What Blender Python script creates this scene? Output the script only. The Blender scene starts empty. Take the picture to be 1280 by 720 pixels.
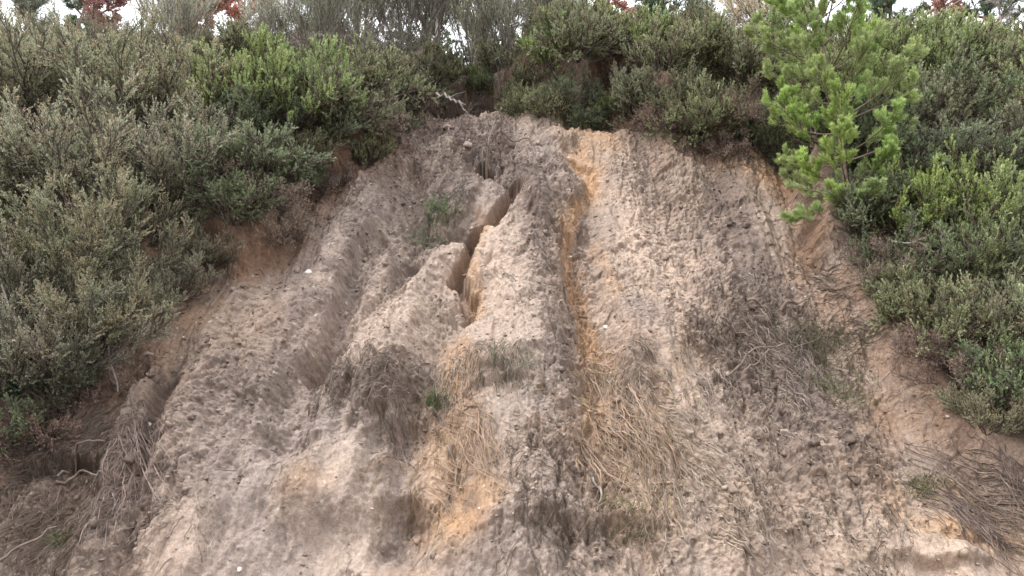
import bpy, math
import numpy as np
C = bpy.context.scene.collection
R = math.radians
scene = bpy.context.scene
# ------------------------------------------------------------------ camera, sky, sun, exposure
PITCH = R(15.0); CAMZ = 1.6; FPX = 928.0
cam_d = bpy.data.cameras.new('camera'); cam = bpy.data.objects.new('camera', cam_d); C.objects.link(cam)
cam_d.sensor_width = 36; cam_d.lens = 36*FPX/1280; cam_d.clip_end = 2000; cam_d.clip_start = 0.05
cam.location = (0, 0, CAMZ); cam.rotation_euler = (math.pi/2+PITCH, 0, 0)
scene.camera = cam
SUN_EL, SUN_AZ = R(54), R(240)          # azimuth clockwise from +Y (behind the camera, slightly left)
w = bpy.data.worlds.new('World'); scene.world = w; w.use_nodes = True
nt = w.node_tree; nt.nodes.clear()
sky = nt.nodes.new('ShaderNodeTexSky'); sky.sky_type = 'NISHITA'; sky.sun_disc = False
sky.sun_elevation = SUN_EL; sky.sun_rotation = SUN_AZ
sky.air_density = 1.0; sky.dust_density = 6.0; sky.ozone_density = 1.0
hs = nt.nodes.new('ShaderNodeHueSaturation'); hs.inputs['Saturation'].default_value = 0.35
# an even overcast over the blue: bright at the zenith, a third as bright at the horizon, with soft cloud mottling
gtc = nt.nodes.new('ShaderNodeTexCoord'); gsx = nt.nodes.new('ShaderNodeSeparateXYZ'); nt.links.new(gtc.outputs['Generated'], gsx.inputs[0])
gmr = nt.nodes.new('ShaderNodeMapRange'); gmr.inputs[1].default_value = 0.0; gmr.inputs[2].default_value = 1.0; gmr.inputs[3].default_value = 6.0; gmr.inputs[4].default_value = 14.0
nt.links.new(gsx.outputs[2], gmr.inputs[0])
gns = nt.nodes.new('ShaderNodeTexNoise'); gns.inputs['Scale'].default_value = 2.5; gns.inputs['Detail'].default_value = 4; nt.links.new(gtc.outputs['Generated'], gns.inputs['Vector'])
gm2 = nt.nodes.new('ShaderNodeMapRange'); gm2.inputs[3].default_value = 0.8; gm2.inputs[4].default_value = 1.2; nt.links.new(gns.outputs[0], gm2.inputs[0])
gmu = nt.nodes.new('ShaderNodeMath'); gmu.operation = 'MULTIPLY'; nt.links.new(gmr.outputs[0], gmu.inputs[0]); nt.links.new(gm2.outputs[0], gmu.inputs[1])
gcl = nt.nodes.new('ShaderNodeVectorMath'); gcl.operation = 'SCALE'; gcl.inputs[0].default_value = (0.97, 0.99, 1.03); nt.links.new(gmu.outputs[0], gcl.inputs['Scale'])
gmx = nt.nodes.new('ShaderNodeMix'); gmx.data_type = 'RGBA'; gmx.inputs[0].default_value = 0.85; nt.links.new(gcl.outputs[0], gmx.inputs[7])
bg = nt.nodes.new('ShaderNodeBackground'); bg.inputs['Strength'].default_value = 0.15
wo = nt.nodes.new('ShaderNodeOutputWorld')
nt.links.new(sky.outputs[0], hs.inputs['Color']); nt.links.new(hs.outputs[0], gmx.inputs[6]); nt.links.new(gmx.outputs[2], bg.inputs['Color']); nt.links.new(bg.outputs[0], wo.inputs['Surface'])
sd = bpy.data.lights.new('sun', 'SUN'); sd.energy = 1.25; sd.angle = R(15); sd.color = (1.0, 0.965, 0.92)
sun = bpy.data.objects.new('sun', sd); C.objects.link(sun)
sun.rotation_euler = (math.pi/2-SUN_EL, 0, math.pi-SUN_AZ)
sun.location = (-6, -10, 20)
vs = scene.view_settings
vs.view_transform = 'Standard'; vs.look = 'None'; vs.gamma = 1; vs.use_curve_mapping = False; vs.exposure = 1.0

# ------------------------------------------------------------------ numeric helpers
rng = np.random.default_rng(11)
def sst(a, b, x):
    t = np.clip((x-a)/(b-a), 0, 1); return t*t*(3-2*t)
def _h(ix, iy, seed):
    n = (ix.astype(np.int64)*374761393 + iy.astype(np.int64)*668265263 + seed*1442695041) & 0xffffffff
    n = ((n ^ (n >> 13))*1274126177) & 0xffffffff
    n = (n ^ (n >> 16)) & 0xffffffff
    return n.astype(np.float32)*(6.2831853/4294967296.0)
def perlin(x, y, seed=0):
    x = np.asarray(x, np.float32); y = np.asarray(y, np.float32)
    x0 = np.floor(x); y0 = np.floor(y); fx = x-x0; fy = y-y0
    x0 = x0.astype(np.int64); y0 = y0.astype(np.int64)
    u = fx*fx*fx*(fx*(fx*6-15)+10); v = fy*fy*fy*(fy*(fy*6-15)+10)
    def g(i, j):
        a = _h(x0+i, y0+j, seed); return np.cos(a)*(fx-i)+np.sin(a)*(fy-j)
    a = g(0,0); a = a+u*(g(1,0)-a); b = g(0,1); b = b+u*(g(1,1)-b)
    return (a+v*(b-a))*1.45
def fbm(x, y, seed=0, o=4, gain=.5):
    s = 0; a = 1; t = 0
    for k in range(o):
        s = s+a*perlin(x*2**k+k*17.3, y*2**k-k*9.1, seed+k*31); t += a; a *= gain
    return s/t
def worley(x, y, seed=0):
    """distance to the nearest jittered point and a random id, for stones and clods"""
    x0 = np.floor(x); y0 = np.floor(y); best = np.full(x.shape, 9., np.float32); cid = np.zeros(x.shape, np.float32)
    for i in (-1,0,1):
        for j in (-1,0,1):
            ix = (x0+i).astype(np.int64); iy = (y0+j).astype(np.int64)
            a = _h(ix, iy, seed)/6.2832; b = _h(ix, iy, seed+5)/6.2832
            d = (x-ix-a)**2+(y-iy-b)**2
            m = d < best; best = np.where(m, d, best); cid = np.where(m, _h(ix, iy, seed+9)/6.2832, cid)
    return np.sqrt(best), cid
def unit(a): return a/np.maximum(np.linalg.norm(a, axis=-1, keepdims=True), 1e-9)

# ------------------------------------------------------------------ base profile of the bank: v = metres along it
SL = 55.0
_v = np.linspace(-260, 320, 58001)
_th = SL*sst(-.25, .35, _v)-(SL-13)*sst(9.7, 11.7, _v)-13*sst(30, 40, _v)
_dv = _v[1]-_v[0]
_y = np.cumsum(np.cos(np.radians(_th)))*_dv; _z = np.cumsum(np.sin(np.radians(_th)))*_dv
i0 = np.searchsorted(_v, 0); _y += 5.15-_y[i0]; _z += 0.02-_z[i0]
def prof(v): return np.interp(v, _v, _y), np.interp(v, _v, _z)
def pnorm(v):
    t = np.radians(np.interp(v, _v, _th)); return -np.sin(t), np.cos(t)
def px2uv(px, py, h=0.):
    """where the sight line through a photo point meets the bank: gives (x, v)"""
    el = PITCH+math.atan((360-py)/FPX); t = math.tan(el)
    m = (_v > -4.5) & (_v < 60)
    vv = _v[m]; ny, nz = pnorm(vv); yy = _y[m]+ny*h; zz = _z[m]+nz*h-CAMZ
    f = zz-t*yy
    k = np.where(f >= 0)[0]
    k = k[0] if len(k) else len(vv)-1
    y = yy[k]; z = zz[k]
    depth = y*math.cos(PITCH)+z*math.sin(PITCH)
    return (px-640)/FPX*depth, vv[k], depth
def pts(*a, h=0.): return np.array([px2uv(x, y, h)[:2] for x, y in a])

def seg_dist(U, V, P, closed=False):
    """distance to a polyline, and the fraction along it"""
    best = np.full(U.shape, 1e9, np.float32); T = np.zeros(U.shape, np.float32)
    n = len(P); L = np.r_[0, np.cumsum(np.hypot(*(P[1:]-P[:-1]).T))]
    for k in range(n if closed else n-1):
        a = P[k]; b = P[(k+1) % n]; d = b-a; l2 = max((d**2).sum(), 1e-9)
        t = np.clip(((U-a[0])*d[0]+(V-a[1])*d[1])/l2, 0, 1)
        D = (U-a[0]-t*d[0])**2+(V-a[1]-t*d[1])**2
        m = D < best; best = np.where(m, D, best)
        if not closed: T = np.where(m, (L[k]+t*math.sqrt(l2))/L[-1], T)
    return np.sqrt(best), T
def inside(U, V, P):
    c = np.zeros(U.shape, bool); n = len(P)
    for k in range(n):
        x1, y1 = P[k]; x2, y2 = P[(k+1) % n]
        if y1 == y2: continue
        c ^= ((y1 > V) != (y2 > V)) & (U < (x2-x1)*(V-y1)/(y2-y1)+x1)
    return c

# ------------------------------------------------------------------ terrain grid
def spread(a, b, n, far, m):   # dense middle, then cells that grow outwards
    core = np.linspace(a, b, n); d = core[1]-core[0]
    q = (far/d)**(1/m); g = np.cumsum(d*1.5*q**np.arange(m)); g = g*(far/g[-1])
    return np.r_[a-g[::-1], core, b+g]
us = spread(-5.2, 5.2, 1300, 240, 170)
vcore = np.r_[np.linspace(-.3, .9, 40)[:-1], np.linspace(.9, 9.6, 1080), np.linspace(9.6, 12.6, 130)[1:]]
d0 = .03
vs_ = np.r_[-.3-np.cumsum(np.geomspace(d0, 30, 46))[::-1], vcore, 12.6+np.cumsum(np.geomspace(.03, 30, 46))]
U, V = np.meshgrid(us, vs_); U = U.astype(np.float32); V = V.astype(np.float32)
NX, NV = len(us), len(vs_)

scar_px = [(-330,700),(-90,560),(0,524),(60,500),(120,468),(160,435),(178,375),(208,330),(255,305),(300,322),(338,305),(350,255),(372,226),
 (430,208),(466,184),(486,160),(505,140),(545,128),(572,106),(602,96),(640,98),(655,125),(678,150),(715,160),(765,138),(800,168),(840,164),
 (890,187),(940,183),(990,192),(1012,235),(1022,290),(1060,322),(1095,360),(1118,405),(1142,455),(1185,505),(1240,553),(1300,590),(1620,770)]
scar_px = [(x, y-16*float(sst(330, 230, y))-26*float(sst(220, 130, y))*float(sst(900, 760, x))) for x, y in scar_px]
SP = pts(*scar_px, h=.2); SP = np.r_[SP, [[SP[-1][0]+2, -5], [SP[0][0]-2, -5]]]
Uw = U+.20*fbm(U*1.1, V*1.1, 3)+.08*fbm(U*5, V*5, 4, 5, .6); Vw = V+.22*fbm(U*1.2, V*1.2, 5)+.09*fbm(U*5, V*5, 6, 5, .6)
gu = np.linspace(-14, 14, 420); gv = np.linspace(-6, 19, 380); GU, GV = np.meshgrid(gu, gv)
sdg = seg_dist(GU, GV, SP, True)[0]*np.where(inside(GU, GV, SP), 1, -1)
def bil(G, gu, gv, u, v):
    i = np.clip(np.searchsorted(gu, u)-1, 0, len(gu)-2); j = np.clip(np.searchsorted(gv, v)-1, 0, len(gv)-2)
    fu = np.clip((u-gu[i])/(gu[i+1]-gu[i]), 0, 1); fv = np.clip((v-gv[j])/(gv[j+1]-gv[j]), 0, 1)
    return (G[j,i]*(1-fu)+G[j,i+1]*fu)*(1-fv)+(G[j+1,i]*(1-fu)+G[j+1,i+1]*fu)*fv
SD = bil(sdg, gu, gv, Uw, Vw).astype(np.float32)      # > 0 inside the slip

H = np.zeros_like(U)
edge = sst(-.10, .24, SD)
upper = sst(3.4, 7.2, V)
H += (1-edge)*(.22+.26*upper)
H += .12*np.exp(-((SD+.15)/.35)**2)*upper*(1-edge)                     # turf lip
fade = sst(-1.2, .2, V)
far_f = 1-sst(9, 16, np.abs(U))
# broad form: a shallow bowl under the head, spurs and hollows running downhill
H += fade*(.26*fbm(U*.45+3, V*.16, 21, 2)+.24*fbm(U*1.1+.35*fbm(U*.5, V*.5, 8), V*.26, 22, 3)*edge)
H -= .10*np.exp(-((U+.1)/1.1)**2)*sst(6.6, 9.4, V)*edge; H += .12*sst(5.5, 8.5, V)*edge
dark = np.zeros_like(U); ochre = np.zeros_like(U); pale = np.zeros_like(U); rust = np.zeros_like(U); clod = np.zeros_like(U); root = np.zeros_like(U); smooth = np.zeros_like(U)
NB1 = fbm(U*2.3, V*1.6, 41); NB2 = fbm(U*7, V*5, 42); NB3 = fbm(U*19, V*16, 43)
def blob(px, py, rx, ry, ang=0., soft=.35):
    u, v, d = px2uv(px, py); s = d/FPX
    vy = ry*abs(px2uv(px, py-2)[1]-px2uv(px, py+2)[1])/4; vy = min(vy, ry*s*2.5)
    a = R(ang); x = (U-u); y = (V-v); c, n = math.cos(a), math.sin(a)
    r = np.sqrt(((x*c+y*n)/(rx*s))**2+((-x*n+y*c)/vy)**2)
    r = r+.55*NB1+.38*NB2+.18*NB3
    return 1-sst(1-soft, 1+soft, r)
def band(P, w0, w1=None, soft=.5, wob=.3):
    w1 = w0 if w1 is None else w1
    P = np.asarray(P, float); PU = pts(*P)
    m = (U > PU[:,0].min()-1.5) & (U < PU[:,0].max()+1.5) & (V > PU[:,1].min()-1.5) & (V < PU[:,1].max()+1.5)
    out = np.zeros_like(U)
    D, T = seg_dist(U[m]+.07*NB2[m]+.03*NB3[m], V[m]+.06*NB2[m], PU)
    W = w0+(w1-w0)*(T)
    out[m] = 1-sst(1-soft, 1+soft, D/W+wob*(NB1[m]+.6*NB2[m]))
    return out
# ---- broad mud-flow lobes and spurs (positions read off the photo)
H += .30*band([(640,260),(655,330),(640,420),(650,520),(645,640)], .55, .55, .6)
H += .26*band([(585,330),(520,390),(460,450),(420,520),(400,600)], .42, .40, .6)
H += .16*band([(800,200),(820,300),(830,420),(850,560),(880,700)], .60, .50, .6)
H += .12*band([(930,210),(960,330),(1000,450),(1040,560)], .5, .45, .7)
H += .15*band([(455,250),(420,330),(340,430),(290,540),(230,690)], .55, .50, .7)
H += .20*band([(204,487),(186,510),(172,545),(166,610),(150,680),(128,760)], .07, .15, .7, .2)       # hard narrow root ridge
H -= .16*band([(210,500),(190,540),(182,600),(170,660),(150,740)], .13, .13, .7, .2)
# grooves between the lobes
H -= .22*band([(520,330),(485,385),(450,425),(400,462),(372,500),(360,560)], .13, .20, .6)
H -= .22*band([(475,300),(450,350),(420,430),(395,462)], .12, .12, .7)
H -= .13*band([(505,215),(500,270),(508,320)], .22, .2, .6)
# ---- the zigzag wash-out
gul = [(604,206),(612,220),(630,230),(648,237),(642,252),(628,264),(618,278),(602,288),(590,296),(594,310),(590,326),(578,342),(570,358),(578,372),(590,388),(586,404)]
g1 = band(gul, .085, .075, .45, .25); g1b = band(gul, .22, .18, .7, .4)
H -= .14*g1b+.30*g1*np.clip((V-3.2)/1.2, .3, 1)
for b_ in [(630,236,14,7,-30),(606,280,13,12,30),(580,346,9,14,15)]:
    q = blob(*b_, soft=.6); H -= .07*q; g1 = np.maximum(g1, q)
ochre += .22*g1+.6*band([(618,280),(606,312),(590,350),(600,400)], .05, .06, .6); rust += .4*g1
# ---- ochre rivulet to the right
riv = [(716,212),(738,228),(735,250),(712,282),(708,300),(711,340),(722,380),(734,410),(740,445)]
rv = band(riv, .065, .095, .5, .4); H -= .08*rv+.07*band(riv, .25, .22, .6)
ochre += .75*rv+.15*band(riv, .22, .22, .9)
ochre += .4*band([(722,208),(742,222),(742,250),(735,262)], .17, .10, .6)
ochre += .35*band([(738,445),(744,520),(752,600),(790,660)], .15, .30, .8)
ochre += .55*band([(566,440),(574,470),(560,520),(552,560),(562,640)], .14, .30, .7)
ochre += .6*blob(572,470,14,30)+.5*blob(590,640,40,25)
ochre += .5*blob(740,500,16,60)+.45*band([(742,310),(760,350),(770,380)], .06, .08, .8)
ochre += .3*blob(905,205,60,18)+.15*blob(728,185,40,26)+.4*blob(960,215,45,28)+.15*blob(770,170,24,40)
ochre += .6*blob(1190,655,38,14)+.45*blob(1240,670,50,20)+.35*blob(1170,620,60,30)+.35*blob(500,705,45,12)
pale += .9*blob(1165,705,62,18)+.7*blob(1090,665,70,18)+.6*blob(430,650,48,95,8)+.6*blob(228,690,34,40,-18)
pale += .5*band([(640,280),(640,360),(650,450)], .45, .4, .8)+.6*band([(590,335),(530,385),(450,455)], .35, .3, .8)+.5*blob(870,350,70,60)+.4*blob(790,290,40,50)+.5*blob(955,290,26,50,15)+.4*blob(900,520,50,60)
pale += .5*band([(655,240),(640,270)],.14,.1,.6)
smooth += .8*blob(1165,705,62,18)+.8*blob(430,650,48,95,8)+.6*blob(228,690,34,40,-18)+.45*blob(650,380,50,90)
rust += 1.0*band([(300,330),(350,290),(400,240),(470,215)], .55, .45, .8)+.9*band([(215,345),(180,400),(160,455),(120,500),(20,555)], .5, .35, .8)
rust += .8*band([(470,200),(520,150),(600,120),(640,140)], .35, .4, .8)+.5*band([(1040,330),(1090,400),(1150,480)], .45, .45, .9)+.5*band([(1180,540),(1280,620)], .5, .5, .9)
rust += .55*band([(800,185),(880,200),(960,200),(1010,240)], .45, .4, .9)+.55*blob(90,620,110,60)
dark += .9*band([(540,165),(590,175),(625,205),(672,235),(690,280),(684,330)], .35, .28, .7)+1.2*blob(690,262,40,52)
dark += 1.2*blob(560,262,38,42,20)+.7*blob(520,210,45,50)+.5*blob(470,320,40,60)+.45*band([(380,350),(330,420),(280,500)], .45, .5, .9)
dark += .35*blob(497,512,62,38,10)+.5*band([(700,330),(705,400),(710,500),(712,620)], .20, .22, .8)
dark += .9*band([(845,190),(900,240),(935,330),(955,400),(985,470)], .20, .55, .8)+1.0*blob(960,420,70,65)+.5*blob(1000,560,110,70)+.5*blob(1020,500,60,30)
dark += .4*blob(120,640,90,70)+.35*blob(100,560,90,30,-10)+.1*blob(690,680,120,25)+.6*blob(960,690,60,25)+.5*blob(1190,600,50,40)+.6*blob(400,640,40,20)
dark += 1.1*blob(606,128,56,26); rust += .6*blob(606,118,60,20)+.5*blob(735,160,45,12)+.6*blob(790,480,35,60)+.25*blob(620,480,35,25)  # slip head: dark brown soil, with the pocket's shade painted in
clod += .9*band([(540,160),(600,180),(680,240),(700,330),(710,640)], .55, .35, .8)+.7*blob(497,512,70,45)+.9*blob(960,420,100,90)+.9*blob(1000,560,130,80)+.4*blob(690,690,150,35)+.8*blob(110,640,130,80)+.7*blob(500,240,80,90)+.6*blob(850,250,80,100)+.5*blob(850,650,110,70)+.5*blob(300,480,80,120)
root += 1.0*blob(497,512,62,45,10)+.9*blob(620,490,45,40)+.9*band([(745,440),(770,520),(790,640)], .35, .45, .8)+.8*band([(570,470),(555,620)], .25, .35, .8)+.7*blob(965,440,80,80)+.7*blob(880,430,40,80)+.7*blob(110,610,110,70)
# hollows and ledges
def hollow(px, py, rx, ry, dep, ang=0):
    """a slumped pocket: deepest under its top edge, running out to nothing below"""
    q = blob(px, py, rx, ry, ang, .55); u, v, d = px2uv(px, py)
    return dep*q*np.clip(.55+.5*(V-v)/(ry*d/FPX*1.3)+.25*NB2, 0, 1.1)
H -= hollow(606,132,60,26,.85); H -= hollow(510,648,36,34,.34,-30)+hollow(478,680,20,24,.16,-40); dark += .45*blob(508,650,34,34,-20)  # lower hollow also darkened in colour, as shade inside it
H -= hollow(100,592,34,10,.30,-12)+hollow(55,600,30,8,.2,-12)+hollow(735,172,44,24,.35)
H += .06*blob(700,662,85,14)-.05*blob(720,690,90,14)+.07*blob(497,500,60,24)-.05*blob(500,545,60,16)
H += .14*blob(690,262,36,44)+.12*blob(560,250,36,30)-.14*blob(560,300,30,14)
H += .13*blob(1165,690,60,14)+.08*blob(620,470,30,15)-.1*blob(620,505,36,12)+.05*blob(780,455,38,18)-.05*blob(795,520,38,25)+.1*blob(700,186,26,10)
# rills, crumbs and clods
uw2 = U+.14*fbm(U*1.2, V*.6, 51, 3)+.018*fbm(U*6, V*4, 52, 3)
ril = fbm(uw2*2.6, V*.42, 61, 4, .42); ril2 = fbm(uw2*9, V*4.2, 62, 3)
rough = np.clip(.36+.85*fbm(U*.9, V*.6, 71, 3)+.85*clod-.85*smooth, .05, 1.6)
H += edge*fade*.15*ril+edge*fade*.024*ril2*(.4+.6*rough)
iso = fbm(U*5+.4*ril, V*4.2, 63, 5, .6); H += edge*fade*.030*iso*(.3+rough)+edge*fade*.022*fbm(uw2*11, V*1.1, 96, 3)
crk = 1-np.abs(fbm(uw2*8, V*7.5, 73, 4, .65)); H -= edge*.019*sst(.86, 1, crk)*rough         # creases between crumbs
crk2 = 1-np.abs(fbm(uw2*3.2, V*1.0, 74, 3, .45)); H -= edge*.032*sst(.90, 1, crk2)*(.3+.7*rough)       # thin downhill rills
w1, c1 = worley(uw2*11+.3*iso, V*10+.3*NB2, 81); H += edge*.026*np.clip(.55-w1, 0, 1)*(c1 > .5)*rough*2
w2, c2 = worley(uw2*24, V*20+.3*iso, 82); H += edge*.014*np.clip(.6-w2, 0, 1)*(c2 > .3)*rough*1.8
fine = fbm(U*28, V*25, 64, 3, .7); H += edge*.012*fine*(.4+rough)
# small slumps: saw-tooth steps down the bank
ph = V*1.35+1.3*fbm(U*.8, V*.4, 65, 3)+.3*NB2; saw = ph-np.floor(ph)
stepm = sst(.05, .5, fbm(U*1.3, V*.9, 66, 2)+.2*clod)
H += edge*fade*.075*stepm*.8*(sst(0, .12, saw)*(1-saw)-.4)
ph2 = V*4.6+2.2*fbm(U*1.9, V*1.1, 67, 3)+.5*NB2; saw2 = ph2-np.floor(ph2)
H += edge*fade*.024*sst(-.1, .5, fbm(U*1.7, V*1.2, 68, 2)+.3*clod)*(sst(0, .15, saw2)*(1-saw2)-.4)*(1-smooth)
# combed root texture
comb = fbm((uw2+.2*NB1)*26, V*2.6, 69, 3); H += edge*.014*comb*np.clip(root, 0, 1)
H += (1-edge)*.10*fbm(U*2.2, V*2.2, 72, 3)*fade
# ---- colour of the soil, with crevice and hollow shade painted in
def mix(a, b, t): return a+(b-a)*t[..., None]
big = fbm(U*.5, V*.35, 91, 3); med = fbm(U*2.4, V*1.3, 92, 4)
col = np.zeros(U.shape+(3,), np.float32)+np.array([.352, .275, .225], np.float32)
col = mix(col, np.array([.30, .245, .215]), sst(-.1, .35, big-.10*U)*.8)
col = mix(col, np.array([.395, .295, .222]), sst(.0, 2.4, U+.8*big)*.75*sst(-.5, .2, med))
col = mix(col, np.array([.235, .170, .132]), (sst(-1.4, -3.4, U+.9*big)*sst(5.5, 3.2, V))*.65)
for px_, py_, rx_, ry_ in [(275,350,60,45),(350,300,40,45),(240,440,40,50),(310,420,40,30),(385,610,30,35),(560,200,30,20),(960,215,50,30),(880,230,50,40),(1000,320,30,40),(1130,520,60,30),(1080,600,50,30),(740,185,40,24),(860,460,30,40),(690,560,30,30)]:
    col = mix(col, np.array([.285, .175, .095]), .65*blob(px_, py_, rx_, ry_, 0, .8)*sst(-.5, .3, med+.5*iso))
for px_, py_, rx_, ry_, st_ in [(520,215,85,75,.7),(470,300,60,70,.55),(600,180,70,40,.6),(690,270,45,60,.7),(410,380,45,70,.45),(855,250,45,80,.5),(930,330,40,90,.7),(965,420,90,80,.7),(1020,540,110,70,.45),(705,420,22,110,.45),(500,500,65,45,.4),(800,490,50,60,.35),(350,500,50,80,.3),(90,600,120,70,.35)]:
    col = mix(col, np.array([.165, .128, .112]), st_*blob(px_, py_, rx_, ry_, 0, .9)*sst(-.6, .35, med+.7*iso))
col = mix(col, np.array([.46, .355, .285]), np.clip(pale, 0, 1)*.7)
col = mix(col, np.array([.215, .125, .082]), np.clip(rust, 0, 1)*.8*sst(-.6, .2, med))
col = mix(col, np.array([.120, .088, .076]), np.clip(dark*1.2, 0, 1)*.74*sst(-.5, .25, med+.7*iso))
col = mix(col, np.array([.47, .285, .155]), np.clip(ochre, 0, 1)*.85*sst(-.75, -.1, med+.5*iso))
col = mix(col, np.array([.22, .165, .13]), .5*np.clip(root, 0, 1)*sst(-.2, .3, comb))
col = mix(col, np.array([.105, .078, .066]), sst(.12, .5, fbm(uw2*5, V*3.0, 93, 5, .68)+.15*clod)*.42*(1-.85*smooth))
col = mix(col, np.array([.17, .13, .108]), sst(.12, .4, fbm(uw2*1.9, V*.45, 94, 4, .45))*.42*(1-.6*smooth))   # long damp streaks
col = mix(col, np.array([.17, .13, .11]), (sst(.93, 1, crk)*.40+sst(.95, 1, crk2)*.25).clip(0, 1)*rough.clip(0, 1))  # shade of creases and rills painted over their relief
col = mix(col, np.array([.13, .09, .07]), (c1 < .12)*sst(.5, .3, w1)*.6*rough.clip(0, 1))
col = mix(col, np.array([.50, .44, .38]), (c2 > .975)*sst(.36, .2, w2)*.7)
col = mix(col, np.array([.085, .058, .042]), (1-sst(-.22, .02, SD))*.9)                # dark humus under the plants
col = mix(col, np.array([.19, .11, .07]), np.exp(-((SD-.10)/.22)**2)*.6*sst(2.3, 4.6, V)*sst(-.5, .2, med))  # topsoil at the lip
flat = 1-sst(-.8, -.2, V)
col = mix(col, np.array([.17, .15, .135]), flat)
grit = fbm(U*15+.5*iso, V*13, 95, 4, .7)  # crevice noise: dark gaps between clods, their shade put into the colour
col = mix(col, np.array([.085, .065, .056]), sst(.16, .42, grit)*(.25+.75*rough.clip(0, 1))*edge*.62*(1-.7*smooth))
col *= (1+.22*med+.12*fine)[..., None]*np.where(edge > .5, .98, 1.)[..., None]*np.array([1.0, .985, .968], np.float32)
col = np.clip(col, .02, .8)
Yp, Zp = prof(vs_); ny, nz = pnorm(vs_)
def surf(u, v, lift=0.):
    h = bil(H, us, vs_, u, v)+lift
    y, z = prof(v); a, b = pnorm(v)
    return np.stack([u, y+a*h, z+b*h], -1)

# ------------------------------------------------------------------ mesh and material helpers
def new_mesh(name, verts, faces, k, cols=None, smooth=False):
    me = bpy.data.meshes.new(name); n = len(verts); f = len(faces)
    me.vertices.add(n); me.vertices.foreach_set('co', np.ascontiguousarray(verts, np.float32).ravel())
    me.loops.add(f*k); me.loops.foreach_set('vertex_index', np.ascontiguousarray(faces, np.int32).ravel())
    me.polygons.add(f); me.polygons.foreach_set('loop_start', np.arange(0, f*k, k, dtype=np.int32))
    me.polygons.foreach_set('loop_total', np.full(f, k, np.int32))
    me.polygons.foreach_set('use_smooth', np.full(f, smooth, bool))
    if cols is not None:
        a = me.color_attributes.new('Col', 'FLOAT_COLOR', 'POINT')
        a.data.foreach_set('color', np.c_[cols, np.ones(n)].astype(np.float32).ravel())
    me.update(calc_edges=True); return me
def obj(name, me, m, parent=None):
    o = bpy.data.objects.new(name, me); C.objects.link(o)
    if m and not me.materials: me.materials.append(m)
    if parent: o.parent = parent
    return o
def tag(o, label=None, cat=None, group=None, kind=None):
    if label: o['label'] = label
    if cat: o['category'] = cat
    if group: o['group'] = group
    if kind: o['kind'] = kind
    return o
def empty(name, loc, rz=0.): 
    o = bpy.data.objects.new(name, None); C.objects.link(o); o.location = loc; o.rotation_euler = (0, 0, rz); o.empty_display_size = .2; return o
def mat(name):
    m = bpy.data.materials.new(name); m.use_nodes = True; n = m.node_tree; n.nodes.clear(); return m, n.nodes, n.links
def soil_mat():
    m, N, L = mat('soil'); out = N.new('ShaderNodeOutputMaterial'); p = N.new('ShaderNodeBsdfPrincipled')
    at = N.new('ShaderNodeAttribute'); at.attribute_name = 'Col'
    tc = N.new('ShaderNodeTexCoord')
    n1 = N.new('ShaderNodeTexNoise'); n1.inputs['Scale'].default_value = 30; n1.inputs['Detail'].default_value = 8; n1.inputs['Roughness'].default_value = .82
    n2 = N.new('ShaderNodeTexNoise'); n2.inputs['Scale'].default_value = 110; n2.inputs['Detail'].default_value = 4
    vo = N.new('ShaderNodeTexVoronoi'); vo.inputs['Scale'].default_value = 70
    for t in (n1, n2, vo): L.new(tc.outputs['Object'], t.inputs['Vector'])
    mr = N.new('ShaderNodeMapRange'); mr.inputs[1].default_value = .36; mr.inputs[2].default_value = .62; mr.inputs[3].default_value = .62; mr.inputs[4].default_value = 1.22
    L.new(n1.outputs[0], mr.inputs[0])
    mx = N.new('ShaderNodeMix'); mx.data_type = 'RGBA'; mx.blend_type = 'MULTIPLY'; mx.inputs[0].default_value = 1
    L.new(at.outputs['Color'], mx.inputs[6]); L.new(mr.outputs[0], mx.inputs[7]); L.new(mx.outputs[2], p.inputs['Base Color'])
    rr = N.new('ShaderNodeMapRange'); rr.inputs[3].default_value = .55; rr.inputs[4].default_value = .9; L.new(n2.outputs[0], rr.inputs[0]); L.new(rr.outputs[0], p.inputs['Roughness'])
    p.inputs['Specular IOR Level'].default_value = .35
    b1 = N.new('ShaderNodeBump'); b1.inputs['Strength'].default_value = .75; b1.inputs['Distance'].default_value = .02; L.new(n1.outputs[0], b1.inputs['Height'])
    b2 = N.new('ShaderNodeBump'); b2.inputs['Strength'].default_value = .5; b2.inputs['Distance'].default_value = .006; L.new(vo.outputs[0], b2.inputs['Height']); L.new(b1.outputs[0], b2.inputs['Normal'])
    L.new(b2.outputs[0], p.inputs['Normal']); L.new(p.outputs[0], out.inputs[0]); return m
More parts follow.
